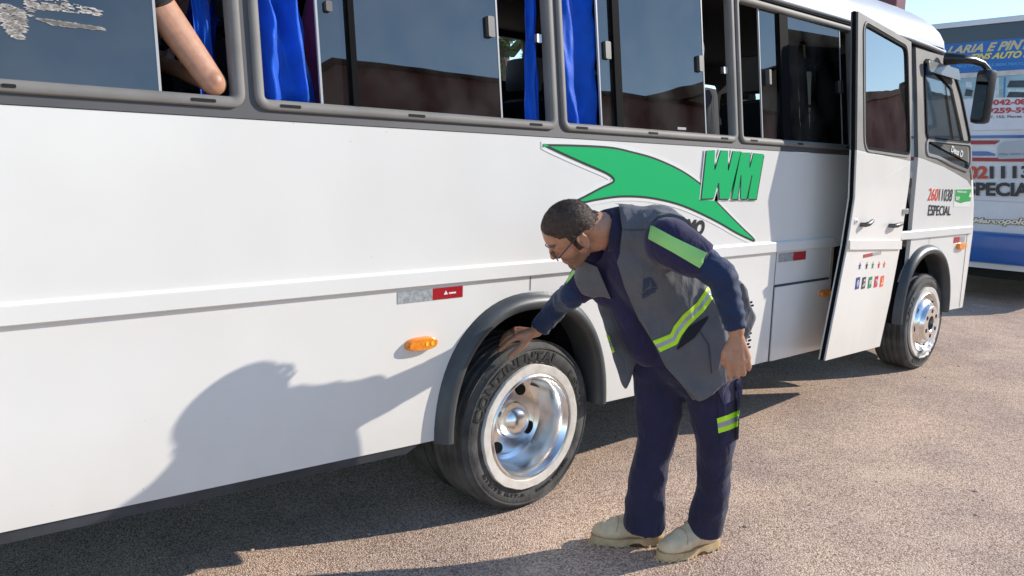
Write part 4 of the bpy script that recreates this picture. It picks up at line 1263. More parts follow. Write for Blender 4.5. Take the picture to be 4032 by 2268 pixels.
# ------------------------------------------------------------------ people
def rc(bm, A, B, ra, rb, seg=18, flat=(False, False), sq=1.0, sdir=None):
    """tapered limb piece with rounded (or flat) ends; sq flattens it along sdir"""
    A = Vector(A); B = Vector(B)
    ax = (B - A); L = ax.length; t = ax.normalized() if L > 1e-6 else Vector((0, 0, 1))
    if sdir is not None:
        s2 = Vector(sdir); s2 = (s2 - t * s2.dot(t)).normalized()
        s1 = t.cross(s2).normalized()
    else:
        s1 = t.orthogonal().normalized(); s2 = t.cross(s1)
    prof = []
    nn = 5
    if flat[0]: prof += [(0.0, 0.0)]
    else: prof += [(ra * math.sin(PI / 2 * k / nn), -ra * math.cos(PI / 2 * k / nn)) for k in range(nn)]
    prof += [(ra, 0.0), (rb, L)]
    if flat[1]: prof += [(0.0, L)]
    else: prof += [(rb * math.cos(PI / 2 * k / nn), L + rb * math.sin(PI / 2 * k / nn)) for k in range(1, nn + 1)]
    rings = []
    for r, h in prof:
        if r < 1e-6: rings.append([bm.verts.new(A + t * h)])
        else: rings.append([bm.verts.new(A + t * h + s1 * r * math.cos(2 * PI * k / seg) + s2 * r * sq * math.sin(2 * PI * k / seg)) for k in range(seg)])
    for a, b in zip(rings, rings[1:]):
        for k in range(seg):
            j = (k + 1) % seg
            if len(a) == 1 and len(b) == 1: continue
            if len(a) == 1: bm.faces.new((a[0], b[j], b[k]))
            elif len(b) == 1: bm.faces.new((a[k], a[j], b[0]))
            else: bm.faces.new((a[k], a[j], b[j], b[k]))
def ell(bm, mtx, c, r, seg=24):
    q = bmesh.ops.create_uvsphere(bm, u_segments=seg, v_segments=seg // 2, radius=1)
    for v in q['verts']:
        v.co = mtx @ Vector((c[0] + v.co.x * r[0], c[1] + v.co.y * r[1], c[2] + v.co.z * r[2]))
def chain(bm, pts, rads, **k):
    for i in range(len(pts) - 1): rc(bm, pts[i], pts[i + 1], rads[i], rads[i + 1], **k)
def remesh(bm, voxel, smooth=4, fac=0.5):
    bmesh.ops.recalc_face_normals(bm, faces=bm.faces)
    me = bpy.data.meshes.new('tmp'); bm.to_mesh(me); bm.free()
    o = bpy.data.objects.new('tmp', me); COL.objects.link(o)
    r = o.modifiers.new('r', 'REMESH'); r.mode = 'VOXEL'; r.voxel_size = voxel
    if smooth:
        s = o.modifiers.new('s', 'SMOOTH'); s.factor = fac; s.iterations = smooth
    dg = bpy.context.evaluated_depsgraph_get(); dg.update()
    out = bpy.data.meshes.new_from_object(o.evaluated_get(dg))
    bpy.data.objects.remove(o); bpy.data.meshes.remove(me)
    return out
def wrinkle(me, amp, sc, seed, sz=1.0, ridge=False):
    nn = [v.normal.copy() for v in me.vertices]
    for v, n in zip(me.vertices, nn):
        p = Vector((v.co.x * sc + seed, v.co.y * sc, v.co.z * sc * sz))
        k = noise.noise(p)
        if ridge: k = 0.5 - abs(k) * 1.8
        v.co += n * amp * k
def boolean_cut(me, cutter):
    a = bpy.data.objects.new('a', me); COL.objects.link(a)
    b = bpy.data.objects.new('b', cutter); COL.objects.link(b)
    m = a.modifiers.new('b', 'BOOLEAN'); m.operation = 'DIFFERENCE'; m.object = b; m.solver = 'EXACT'
    dg = bpy.context.evaluated_depsgraph_get(); dg.update()
    out = bpy.data.meshes.new_from_object(a.evaluated_get(dg))
    bpy.data.objects.remove(a); bpy.data.objects.remove(b)
    return out
def prism(poly, h0, h1):
    bm = bmesh.new()
    tri = geometry.tessellate_polygon([[Vector((u, v, 0)) for u, v in poly]])
    A = [bm.verts.new(MH(u, v, h0)) for u, v in poly]; B = [bm.verts.new(MH(u, v, h1)) for u, v in poly]
    for a, b, c in tri: bm.faces.new((A[a], A[b], A[c])); bm.faces.new((B[c], B[b], B[a]))
    n = len(poly)
    for i in range(n): bm.faces.new((A[i], A[(i + 1) % n], B[(i + 1) % n], B[i]))
    bmesh.ops.recalc_face_normals(bm, faces=bm.faces)
    me = bpy.data.meshes.new('p'); bm.to_mesh(me); bm.free(); return me
def slab(bm, poly, hd, th):
    """a hanging cloth panel; hd per point, thickness th"""
    tri = geometry.tessellate_polygon([[Vector((u, v, 0)) for u, v in poly]])
    hs = hd if isinstance(hd, (list, tuple)) else [hd] * len(poly)
    A = [bm.verts.new(MH(u, v, h - th / 2)) for (u, v), h in zip(poly, hs)]; B = [bm.verts.new(MH(u, v, h + th / 2)) for (u, v), h in zip(poly, hs)]
    for a, b, c in tri: bm.faces.new((A[a], A[b], A[c])); bm.faces.new((B[c], B[b], B[a]))
    n = len(poly)
    for i in range(n): bm.faces.new((A[i], A[(i + 1) % n], B[(i + 1) % n], B[i]))
def bvh_of(*objs):
    V = []; F = []
    for o in objs:
        s = len(V); V += [v.co.copy() for v in o.data.vertices]; F += [[s + i for i in p.vertices] for p in o.data.polygons]
    return BVHTree.FromPolygons(V, F)
def hitp(bvh, u, v, off, dflt):
    d = ray(u, v).normalized()
    h = bvh.ray_cast(O, d)
    if h[0] is None:
        h = bvh.find_nearest(MH(u, v, dflt))
        return MH(u, v, (h[0] - O).dot(FH))
    return h[0] - d * off
def resample(P, n):
    P = [Vector(p) for p in P]
    L = [0]
    for a, b in zip(P, P[1:]): L.append(L[-1] + (b - a).length)
    out = []
    for i in range(n + 1):
        s = L[-1] * i / n
        for k in range(len(P) - 1):
            if s <= L[k + 1] + 1e-9:
                t = (s - L[k]) / max(1e-9, L[k + 1] - L[k]); out.append(P[k].lerp(P[k + 1], t)); break
    return out
def drape(name, top, bot, bvh, m, parent, off=0.004, n=36, k=8, s0=0.0, s1=1.0, dflt=2.9, th=0.0025):
    """a strip of cloth laid on a garment between two edges"""
    A = resample(top, n); B = resample(bot, n)
    bm = bmesh.new(); G = []
    for j in range(k + 1):
        t = s0 + (s1 - s0) * j / k
        G.append([bm.verts.new(hitp(bvh, *(a.lerp(b, t)), off, dflt)) for a, b in zip(A, B)])
    for r0, r1 in zip(G, G[1:]):
        for i in range(n): bm.faces.new((r0[i], r0[i + 1], r1[i + 1], r1[i]))
    bmesh.ops.recalc_face_normals(bm, faces=bm.faces)
    c = bm.faces[0]
    bm.normal_update()
    if c.normal.dot(O - c.calc_center_median()) < 0: bmesh.ops.reverse_faces(bm, faces=bm.faces)
    # give the strip a little thickness towards the garment
    F0 = bm.faces[:]; bnd = [e for e in bm.edges if len(e.link_faces) == 1]
    back = {v: bm.verts.new(v.co + (v.co - O).normalized() * th) for v in list(bm.verts)}
    for f in F0: bm.faces.new([back[v] for v in reversed(f.verts)])
    for e in bnd: bm.faces.new((e.verts[1], e.verts[0], back[e.verts[0]], back[e.verts[1]]))
    bmesh.ops.recalc_face_normals(bm, faces=bm.faces)
    return link(name, bm, m, parent, True, 50)

def skin_material(name, base, stub):
    m, n, L, b = nodes_of(name)
    tc = n.new('ShaderNodeTexCoord')
    t = n.new('ShaderNodeTexNoise'); t.inputs['Scale'].default_value = 45; t.inputs['Detail'].default_value = 6
    L.new(tc.outputs['Object'], t.inputs['Vector'])
    r = n.new('ShaderNodeValToRGB')
    r.color_ramp.elements[0].color = (*[c * 0.86 for c in base], 1); r.color_ramp.elements[0].position = 0.3
    r.color_ramp.elements[1].color = (*[c * 1.1 for c in base], 1); r.color_ramp.elements[1].position = 0.7
    L.new(t.outputs['Fac'], r.inputs['Fac'])
    at = n.new('ShaderNodeAttribute'); at.attribute_name = 'mask'
    sp = n.new('ShaderNodeSeparateColor'); L.new(at.outputs['Color'], sp.inputs[0])
    t2 = n.new('ShaderNodeTexNoise'); t2.inputs['Scale'].default_value = 500
    L.new(tc.outputs['Object'], t2.inputs['Vector'])
    mu = n.new('ShaderNodeMath'); mu.operation = 'MULTIPLY'; L.new(sp.outputs[0], mu.inputs[0])
    mr = n.new('ShaderNodeMapRange'); mr.inputs['From Min'].default_value = 0.3; mr.inputs['From Max'].default_value = 0.65; L.new(t2.outputs['Fac'], mr.inputs['Value'])
    mr.inputs['To Min'].default_value = 0.45
    L.new(mr.outputs[0], mu.inputs[1])
    mx = n.new('ShaderNodeMix'); mx.data_type = 'RGBA'
    L.new(mu.outputs[0], mx.inputs['Factor']); L.new(r.outputs['Color'], mx.inputs['A']); mx.inputs['B'].default_value = (*stub, 1)
    mx2 = n.new('ShaderNodeMix'); mx2.data_type = 'RGBA'
    L.new(sp.outputs[1], mx2.inputs['Factor']); L.new(mx.outputs['Result'], mx2.inputs['A']); mx2.inputs['B'].default_value = (0.36, 0.12, 0.09, 1)
    L.new(mx2.outputs['Result'], b.inputs['Base Color'])
    b.inputs['Roughness'].default_value = 0.5
    b.inputs['Subsurface Weight'].default_value = 0.12
    b.inputs['Subsurface Radius'].default_value = (0.02, 0.008, 0.004)
    b.inputs['Subsurface Scale'].default_value = 0.3
    bp = n.new('ShaderNodeBump'); bp.inputs['Strength'].default_value = 0.12; bp.inputs['Distance'].default_value = 0.004
    t3 = n.new('ShaderNodeTexNoise'); t3.inputs['Scale'].default_value = 130; t3.inputs['Detail'].default_value = 4
    L.new(tc.outputs['Object'], t3.inputs['Vector'])
    L.new(t3.outputs['Fac'], bp.inputs['Height']); L.new(bp.outputs['Normal'], b.inputs['Normal'])
    return m
SKIN = skin_material('tanned_skin', (0.47, 0.235, 0.14), (0.09, 0.055, 0.04))

# ---- head in its own frame: x forward, y to his left, z up
def cvec(a, b, c): return RT * a + UP * b + FW * c
hf = cvec(-0.72, -0.66, 0.18).normalized()
hu = cvec(-0.50, 0.66, -0.52); hu = (hu - hf * hu.dot(hf)).normalized()
hl = hu.cross(hf).normalized()
EAR = MH(2287, 957, 2.83)
HS = 1.0
def head_mtx(ear, f, l, u, s=1.0):
    R3 = Matrix((f, l, u)).transposed().to_4x4()
    return Matrix.Translation(ear - l * 0.076 * s) @ R3 @ Matrix.Scale(s, 4)
HM = head_mtx(EAR, hf, hl, hu, HS)
def head_parts(bm, M_, ear_side=(1, -1)):
    ell(bm, M_, (-0.004, 0, 0.045), (0.098, 0.076, 0.088))
    ell(bm, M_, (0.030, 0, 0.035), (0.068, 0.066, 0.075))
    ell(bm, M_, (-0.035, 0, 0.028), (0.066, 0.070, 0.074))
    ell(bm, M_, (0.052, 0, -0.025), (0.044, 0.054, 0.062))     # cheeks / maxilla
    ell(bm, M_, (0.058, 0, -0.070), (0.036, 0.042, 0.034))     # chin block
    P = lambda x, y, z: M_ @ Vector((x, y, z))
    for s in (1, -1):
        rc(bm, P(0.010, 0.052 * s, -0.050), P(0.066, 0.022 * s, -0.088), 0.020, 0.017)
        rc(bm, P(0.006, 0.058 * s, -0.010), P(0.012, 0.052 * s, -0.055), 0.020, 0.019)
        rc(bm, P(0.082, 0.014 * s, 0.038), P(0.070, 0.046 * s, 0.036), 0.013, 0.012)   # brow
        rc(bm, P(0.070, 0.036 * s, -0.012), P(0.040, 0.058 * s, -0.006), 0.015, 0.012)  # cheekbone
        rc(bm, P(0.098, 0.011 * s, -0.020), P(0.094, 0.012 * s, -0.020), 0.008, 0.008)  # nostril wing
        ell(bm, M_, (0.079, 0.031 * s, 0.018), (0.012, 0.016, 0.010), 12)               # lids
    rc(bm, P(0.092, 0, 0.028), P(0.112, 0, -0.012), 0.008, 0.0115)
    rc(bm, P(0.112, 0, -0.012), P(0.100, 0, -0.020), 0.011, 0.009)
    rc(bm, P(0.093, 0.018, -0.047), P(0.093, -0.018, -0.047), 0.0075, 0.0075)
    rc(bm, P(0.091, 0.015, -0.059), P(0.091, -0.015, -0.059), 0.008, 0.008)
    rc(bm, P(0.084, 0.010, -0.088), P(0.084, -0.010, -0.088), 0.016, 0.016)
    for s in ear_side:
        # ear: a rim with a hollow and a lobe
        pts = []
        for k in range(9):
            a = math.radians(-100 + 290 * k / 8)
            pts.append(P(-0.012 - 0.017 * math.cos(a) * 1.0, (0.078 + 0.010 * (1 - math.cos(a)) * 0.5) * s, 0.004 + 0.028 * math.sin(a)))
        chain(bm, pts, [0.0065] + [0.0048] * 6 + [0.005, 0.006])
        ell(bm, M_, (-0.010, 0.074 * s, 0.002), (0.016, 0.006, 0.024), 14)
        rc(bm, P(-0.006, 0.077 * s, -0.022), P(-0.008, 0.079 * s, -0.030), 0.0075, 0.006)
def add_mask(me, M_, stub=True):
    inv = M_.inverted()
    ca = me.color_attributes.new('mask', 'FLOAT_COLOR', 'POINT')
    for i, v in enumerate(me.vertices):
        p = inv @ v.co
        r = g_ = 0.0
        if p.length < 0.19:
            if stub:
                r = max(0, min(1, (-0.022 - p.z + 0.25 * (p.x - 0.05)) / 0.02)) * max(0, min(1, (p.x + 0.015) / 0.02))
                r *= 0.9 if p.z > -0.125 else max(0, 0.75 - (-0.125 - p.z) * 20)
                if p.x > 0.088 and -0.043 < p.z < -0.030: r = 0.8
                if 0.06 < p.x and 0.038 < p.z < 0.052 and 0.012 < abs(p.y) < 0.052: r = 1.6
            if p.x > 0.086 and -0.066 < p.z < -0.042 and abs(p.y) < 0.026: g_ = 0.6; r = 0
        ca.data[i].color = (r, g_, 0, 1)

# ---- the inspector -------------------------------------------------
S_L = MH(2640, 957, 2.77); E_L = MH(2842, 1085, 2.70); W_L = MH(2898, 1300, 2.71)
S_R = MH(2314, 1100, 3.11); E_R = onY(2212, 1188, -0.20); W_R = onY(2112, 1302, -0.075)
NECK = MH(2412, 908, 2.94); CH = MH(2545, 1040, 3.00); WA = MH(2655, 1220, 3.05); PE = MH(2712, 1395, 3.06)
H_R = MH(2610, 1455, 3.10); K_R = MH(2584, 1738, 3.07); A_R = MH(2538, 2065, 3.115)
H_L = MH(2790, 1470, 3.00); K_L = MH(2820, 1745, 3.0); A_L = MH(2775, 2085, 3.085)
bm = bmesh.new()
head_parts(bm, HM)
P = lambda x, y, z: HM @ Vector((x, y, z))
rc(bm, P(-0.045, 0, -0.01), NECK, 0.058, 0.066); rc(bm, P(0.0, 0, -0.05), NECK, 0.046, 0.06)
chain(bm, [NECK, CH, WA, PE], [0.066, 0.12, 0.12, 0.12])
chain(bm, [CH, S_L, E_L], [0.055, 0.05, 0.042]); chain(bm, [E_L, W_L], [0.042, 0.029])
chain(bm, [CH, S_R, E_R], [0.055, 0.045, 0.038]); chain(bm, [E_R, W_R], [0.040, 0.028])
chain(bm, [PE, H_L, K_L, A_L], [0.10, 0.08, 0.055, 0.042]); chain(bm, [PE, H_R, K_R, A_R], [0.10, 0.08, 0.055, 0.042])
BL = (onZ(2598, 2205), onZ(2822, 2150)); BR = (onZ(2333, 2132), onZ(2602, 2140))
ZF = Vector((0, 0, 0.055))
gL0, gL1 = BL[1].lerp(BL[0], 0.8) + ZF, BL[1].lerp(BL[0], 0.15) + ZF
gR0, gR1 = BR[1].lerp(BR[0], 0.8) + ZF, BR[1].lerp(BR[0], 0.15) + ZF
chain(bm, [A_L, gL1, gL0], [0.04, 0.028, 0.024]); chain(bm, [A_R, gR1, gR0], [0.04, 0.028, 0.024])
def hand(bm, wrist, mcps, fingers, thumb, palm_r=0.0155):
    for p in mcps: rc(bm, wrist, p, 0.021, palm_r)
    for a, b in zip(mcps, mcps[1:]): rc(bm, a, b, palm_r, palm_r)
    mid = [wrist.lerp(p, 0.55) for p in mcps]
    for a, b in zip(mid, mid[1:]): rc(bm, a, b, 0.018, 0.018)
    for p, f in zip(mcps, fingers): chain(bm, [p] + f, [0.0118, 0.0105, 0.0092, 0.0082])
    chain(bm, thumb, [0.019, 0.0145, 0.0122, 0.0100])
m = lambda u, v, h: MH(u, v, 2.71 + h)
hand(bm, m(2902, 1318, 0), [m(2870, 1420, -0.004), m(2895, 1430, -0.008), m(2919, 1424, -0.004), m(2940, 1408, 0.004)],
     [[m(2872, 1474, 0.0), m(2874, 1492, 0.03), m(2868, 1468, 0.045)], [m(2902, 1472, -0.002), m(2904, 1482, 0.03), m(2898, 1460, 0.048)],
      [m(2927, 1464, 0.0), m(2927, 1473, 0.03), m(2921, 1452, 0.047)], [m(2948, 1444, 0.006), m(2947, 1452, 0.032), m(2942, 1436, 0.046)]],
     [m(2886, 1345, 0.004), m(2856, 1392, 0.004), m(2850, 1426, 0.014), m(2862, 1442, 0.030)])
y = onY
RH = [y(2034, 1328, -0.022), y(2030, 1314, -0.002), y(2028, 1304, 0.018), y(2030, 1297, 0.036)]
hand(bm, y(2098, 1312, -0.062), RH,
     [[y(2003, 1348, -0.004), y(1983, 1366, 0.012), y(1968, 1379, 0.022)], [y(1998, 1330, 0.018), y(1980, 1346, 0.034), y(1970, 1358, 0.046)],
      [y(1996, 1318, 0.04), y(1981, 1332, 0.056), y(1974, 1342, 0.066)], [y(2000, 1310, 0.058), y(1987, 1320, 0.072), y(1980, 1330, 0.082)]],
     [y(2078, 1330, -0.052), y(2052, 1366, -0.040), y(2026, 1388, -0.026), y(2006, 1405, -0.014)])
me = remesh(bm, 0.0034, 2, 0.5)
add_mask(me, HM)
insp = link_me('person', me, SKIN, None, True)
tag(insp, 'bending man in a dark grey vest and navy trousers touching the rear tyre', 'person')

# hair: the scalp of the body mesh lifted off, ragged at the hairline
def hair_cap(body, M_, m, parent, seed=1, strands=6500, length=0.0030, lift=0.0026):
    inv = M_.inverted(); me = body.data
    keep = {}
    def inhair(p):
        x, y, z = p
        if p.length > 0.17: return False
        line = 0.040 + 0.62 * x if x > 0 else 0.040 + 0.58 * x
        if x > 0.045: line = 0.068 + (x - 0.045) * 1.0
        line += 0.006 * noise.noise(Vector((x * 40, y * 40, seed)))
        side_burn = 0.002 < x < 0.024 and z > -0.022 and abs(y) > 0.055
        return (z > line and z > -0.004 - 0.02 * noise.noise(Vector((y * 60, 0, seed)))) or side_burn
    bm = bmesh.new()
    vm = {}
    faces = []
    loc = [inv @ v.co for v in me.vertices]
    H = [inhair(p) for p in loc]
    nor = [v.normal.copy() for v in me.vertices]
    for p in me.polygons:
        if all(H[i] for i in p.vertices):
            vs = []
            for i in p.vertices:
                if i not in vm:
                    k = lift * (0.7 + 0.9 * noise.noise(loc[i] * 90)) 
                    vm[i] = bm.verts.new(me.vertices[i].co + nor[i] * max(0.0015, k))
                vs.append(vm[i])
            bm.faces.new(vs)
    ids = list(vm.keys())
    rnd = random.Random(seed)
    back = -(M_.to_3x3() @ Vector((1, 0, 0))).normalized() * 0.7
    for k in range(strands):
        i = rnd.choice(ids)
        p = me.vertices[i].co + nor[i] * 0.002
        d = (nor[i] + Vector((rnd.gauss(0, .35), rnd.gauss(0, .35), rnd.gauss(0, .35))) + back).normalized() * length * rnd.uniform(0.6, 1.3)
        s = d.cross(Vector((rnd.gauss(0, 1), rnd.gauss(0, 1), rnd.gauss(0, 1)))).normalized() * 0.0009
        bm.faces.new([bm.verts.new(q) for q in (p - s, p + s, p + d)])
    return link('hair', bm, m, parent, True)
HAIR = mat('dark_brown_hair', (0.062, 0.038, 0.026), 0.65, var=0.2, vscale=60, bump=0.4, bscale=350)
hair_cap(insp, HM, HAIR, insp)
# spectacles
bm = bmesh.new()
for s in (1, -1):
    tube_bm(bm, [P(0.107 - 0.006 * abs(math.cos(a)), s * 0.034 + 0.023 * math.cos(a), 0.006 + 0.018 * math.sin(a)) for a in [2 * PI * k / 20 for k in range(20)]], 0.0019, 8, close=True)
    tube_bm(bm, [P(0.100, s * 0.058, 0.012), P(0.092, s * 0.074, 0.014), P(0.03, s * 0.083, 0.028), P(-0.008, s * 0.084, 0.036), P(-0.03, s * 0.082, 0.026)], 0.0026, 8)
tube_bm(bm, [P(0.106, 0.011, 0.010), P(0.110, 0, 0.013), P(0.106, -0.011, 0.010)], 0.0018, 8)
bmesh.ops.recalc_face_normals(bm, faces=bm.faces)
gls = link('glasses', bm, mat('spectacle_frame', (0.05, 0.05, 0.055), 0.3, metal=0.4), insp, True)
bm = bmesh.new()
for s in (1, -1):
    bm.faces.new([bm.verts.new(P(0.107 - 0.006 * abs(math.cos(a)), s * 0.034 + 0.022 * math.cos(a), 0.006 + 0.017 * math.sin(a))) for a in [2 * PI * k / 20 for k in range(20)]])
link('lens', bm, glass('spectacle_lens', (0.9, 0.92, 0.92), 0.12, (1, 1, 1)), gls)
for s in (1, -1):
    bm = bmesh.new(); ell(bm, HM, (0.0745, 0.031 * s, 0.016), (0.0125, 0.0125, 0.0095), 14)
    link('eye', bm, mat('eye_white', (0.5, 0.45, 0.42), 0.3), insp, True)

NAVY = fabric('navy_work_cloth', (0.020, 0.019, 0.050), var=0.18, bump=0.35)
NAVYS = fabric('navy_shirt_cloth', (0.024, 0.020, 0.062), var=0.15, bump=0.3)
SLEEVE = fabric('blue_stretch_sleeve', (0.014, 0.028, 0.075), var=0.12, bump=0.25, rough=0.7)
VEST = fabric('dark_grey_vest_cloth', (0.115, 0.115, 0.125), var=0.1, bump=0.35, rough=0.75)
LIME = mat('hi_vis_lime', (0.52, 0.86, 0.02), 0.55, var=0.08, vscale=30)
LIMED = mat('green_sleeve_stripe', (0.32, 0.66, 0.18), 0.6, var=0.1, vscale=12)
SILV = mat('silver_tape', (0.36, 0.37, 0.39), 0.35, metal=0.3, var=0.1, vscale=40)
# shirt: torso, both short sleeves, collar
bm = bmesh.new()
chain(bm, [MH(2440, 915, 2.94), CH, WA, PE], [0.078, 0.155, 0.152, 0.155])
rc(bm, CH, MH(2405, 1130, 3.06), 0.13, 0.08)
rc(bm, MH(2450, 1130, 3.03), MH(2560, 1340, 3.06), 0.075, 0.10)
rc(bm, CH, S_L, 0.06, 0.06)
HEM_L = MH(2775, 1034, 2.73); HEM_R = MH(2256, 1160, 3.10)
rc(bm, MH(2625, 965, 2.90), S_L, 0.09, 0.088); rc(bm, S_L, HEM_L, 0.088, 0.068, flat=(False, True))
rc(bm, CH, S_R, 0.10, 0.072); rc(bm, S_R, HEM_R, 0.070, 0.057, flat=(False, True))
rc(bm, MH(2405, 905, 2.94), S_R, 0.070, 0.068); rc(bm, MH(2405, 905, 2.94), MH(2600, 950, 2.9), 0.075, 0.075)
me = remesh(bm, 0.008, 5); wrinkle(me, 0.008, 11, 4)
me = boolean_cut(me, prism([(2250, 760), (2380, 790), (2394, 900), (2392, 965), (2366, 1020), (2320, 1052), (2250, 1010)], 2.4, 2.97))
shirt = link_me('shirt', me, NAVYS, insp, True, 45)
# collar band standing round the neck
bm = bmesh.new()
nd = (P(-0.03, 0, -0.02) - NECK).normalized()
s1 = nd.orthogonal().normalized(); s2 = nd.cross(s1)
rg = []
for r, h in ((0.094, -0.06), (0.088, -0.02), (0.081, 0.018), (0.078, 0.034), (0.074, 0.034), (0.074, -0.01)):
    rg.append([bm.verts.new(NECK + nd * (h + 0.014 * math.sin(2 * a + 0.6)) + s1 * r * 1.0 * math.cos(a) + s2 * r * 1.0 * math.sin(a)) for a in [2 * PI * k / 40 for k in range(40)]])
for a, b in zip(rg, rg[1:]):
    for k in range(40): bm.faces.new((a[k], a[(k + 1) % 40], b[(k + 1) % 40], b[k]))
bmesh.ops.recalc_face_normals(bm, faces=bm.faces)
link('collar', bm, NAVY, shirt, True, 60)
# stretch sleeves under the shirt sleeves
for nm, a, e, c_, r in (('left', MH(2740, 1015, 2.74), E_L, MH(2897, 1290, 2.71), (0.060, 0.053, 0.039)), ('right', HEM_R, E_R, onY(2126, 1290, -0.088), (0.053, 0.047, 0.042))):
    bm = bmesh.new(); rc(bm, a, e, r[0], r[1]); rc(bm, e, c_, r[1], r[2], flat=(False, True))
    me = remesh(bm, 0.006, 3); wrinkle(me, 0.006, 26, 9, 1.6)
    link_me('arm_sleeve', me, SLEEVE, insp, True)
# trousers
bm = bmesh.new()
hemR = MH(2533, 2072, 3.115); hemL = MH(2768, 2086, 3.085)
chain(bm, [MH(2690, 1330, 3.06), PE], [0.150, 0.165])
chain(bm, [PE, H_L], [0.15, 0.112]); chain(bm, [PE, H_R], [0.15, 0.115])
rc(bm, H_L, K_L, 0.110, 0.075); rc(bm, H_R, K_R, 0.112, 0.073)
mL = MH(2814, 1920, 3.03); mR = MH(2546, 1920, 3.08)
rc(bm, K_L, mL, 0.075, 0.062); rc(bm, mL, hemL, 0.062, 0.068, flat=(False, True))
rc(bm, K_R, mR, 0.073, 0.068); rc(bm, mR, hemR, 0.068, 0.079, flat=(False, True))
me = remesh(bm, 0.008, 4)
wrinkle(me, 0.016, 6, 2, 0.6); wrinkle(me, 0.006, 12, 6, 0.8, True)
trs = link_me('trousers', me, NAVY, insp, True)
tb = bvh_of(trs)
TB = ((2823, 1648), (2866, 1634), (2912, 1614)); BB = ((2829, 1706), (2870, 1694), (2908, 1677))
drape('reflective_band', TB, BB, tb, LIME, trs, 0.004, 14, 4, 0, 0.34); drape('reflective_band', TB, BB, tb, SILV, trs, 0.004, 14, 4, 0.34, 0.68); drape('reflective_band', TB, BB, tb, LIME, trs, 0.004, 14, 4, 0.68, 1.0)
POCK = fabric('sunlit_navy_pocket', (0.050, 0.045, 0.095), var=0.2, bump=0.4)  # sunlight on the pocket flap put into a lighter navy
drape('pocket', ((2820, 1540), (2870, 1520), (2918, 1500)), ((2836, 1750), (2870, 1742), (2908, 1730)), tb, NAVY, trs, 0.003, 14, 14)
drape('pocket_flap', ((2818, 1516), (2870, 1500), (2922, 1484)), ((2850, 1596), (2888, 1574), (2924, 1556)), tb, POCK, trs, 0.010, 14, 8, th=0.006)
# vest
bm = bmesh.new()
chain(bm, [MH(2425, 905, 2.95), CH, WA, MH(2725, 1400, 3.05)], [0.088, 0.172, 0.172, 0.182])
rc(bm, MH(2430, 905, 2.95), MH(2590, 925, 2.92), 0.092, 0.10)
rc(bm, MH(2590, 940, 2.90), MH(2635, 945, 2.84), 0.10, 0.10)
rc(bm, MH(2425, 925, 2.96), MH(2345, 1085, 3.07), 0.088, 0.088)
rc(bm, CH, MH(2352, 1090, 3.06), 0.15, 0.088)
slab(bm, [(2520, 1240), (2571, 1346), (2621, 1445), (2683, 1514), (2755, 1581), (2807, 1551), (2862, 1500), (2866, 1400), (2850, 1250), (2790, 1140), (2620, 1140)],
     [2.89, 2.885, 2.885, 2.88, 2.88, 2.885, 2.90, 2.90, 2.91, 2.92, 2.88], 0.028)
slab(bm, [(2304, 1066), (2352, 1197), (2385, 1315), (2410, 1414), (2447, 1501), (2463, 1530), (2482, 1490), (2503, 1445), (2545, 1390), (2540, 1270), (2440, 1150), (2400, 1050)],
     [3.06, 3.06, 3.06, 3.06, 3.06, 3.06, 3.07, 3.075, 3.09, 3.09, 3.05, 3.04], 0.026)
slab(bm, [(2810, 1060), (2880, 1080), (2925, 1128), (2972, 1247), (2946, 1321), (2905, 1400), (2840, 1420)], [3.05, 3.06, 3.08, 3.11, 3.10, 3.07, 3.05], 0.022)
me = remesh(bm, 0.0075, 5)
wrinkle(me, 0.012, 7, 21, 0.6); wrinkle(me, 0.007, 15, 31, 0.5, True)
cut = prism([(2350, 1048), (2398, 1160), (2437, 1247), (2487, 1330), (2506, 1450), (2540, 1620), (2746, 1600), (2683, 1514), (2621, 1445), (2571, 1346), (2515, 1259), (2460, 1135), (2428, 1029), (2400, 980), (2300, 1000)], 2.5, 3.035)
me = boolean_cut(me, cut)
cut2 = prism([(2549, 935), (2558, 885), (2588, 852), (2640, 838), (2720, 850), (2800, 900), (2760, 1104), (2683, 1085), (2620, 1045), (2575, 995)], 2.4, 2.82)
me = boolean_cut(me, cut2)
me = boolean_cut(me, prism([(2300, 780), (2436, 805), (2450, 900), (2440, 1000), (2428, 1035), (2360, 1055), (2300, 1030)], 2.4, 3.0))
vest = link_me('vest', me, VEST, insp, True, 40)
vb = bvh_of(vest)
VT = ((2570, 1343), (2640, 1315), (2654, 1284), (2689, 1240), (2745, 1191), (2790, 1124)); VBm = ((2599, 1387), (2668, 1355), (2682, 1324), (2714, 1281), (2770, 1228), (2816, 1165))
drape('reflective_band', VT, VBm, vb, LIME, vest, 0.004, 44, 4, 0, 0.34); drape('reflective_band', VT, VBm, vb, SILV, vest, 0.004, 44, 4, 0.34, 0.66); drape('reflective_band', VT, VBm, vb, LIME, vest, 0.004, 44, 4, 0.66, 1)
RT_ = ((2386, 1316), (2398, 1322)); RB_ = ((2410, 1390), (2420, 1386))
drape('reflective_band', RT_, RB_, vb, LIME, vest, 0.004, 4, 4, 0, 0.36); drape('reflective_band', RT_, RB_, vb, SILV, vest, 0.004, 4, 4, 0.36, 0.66); drape('reflective_band', RT_, RB_, vb, LIME, vest, 0.004, 4, 4, 0.66, 1)
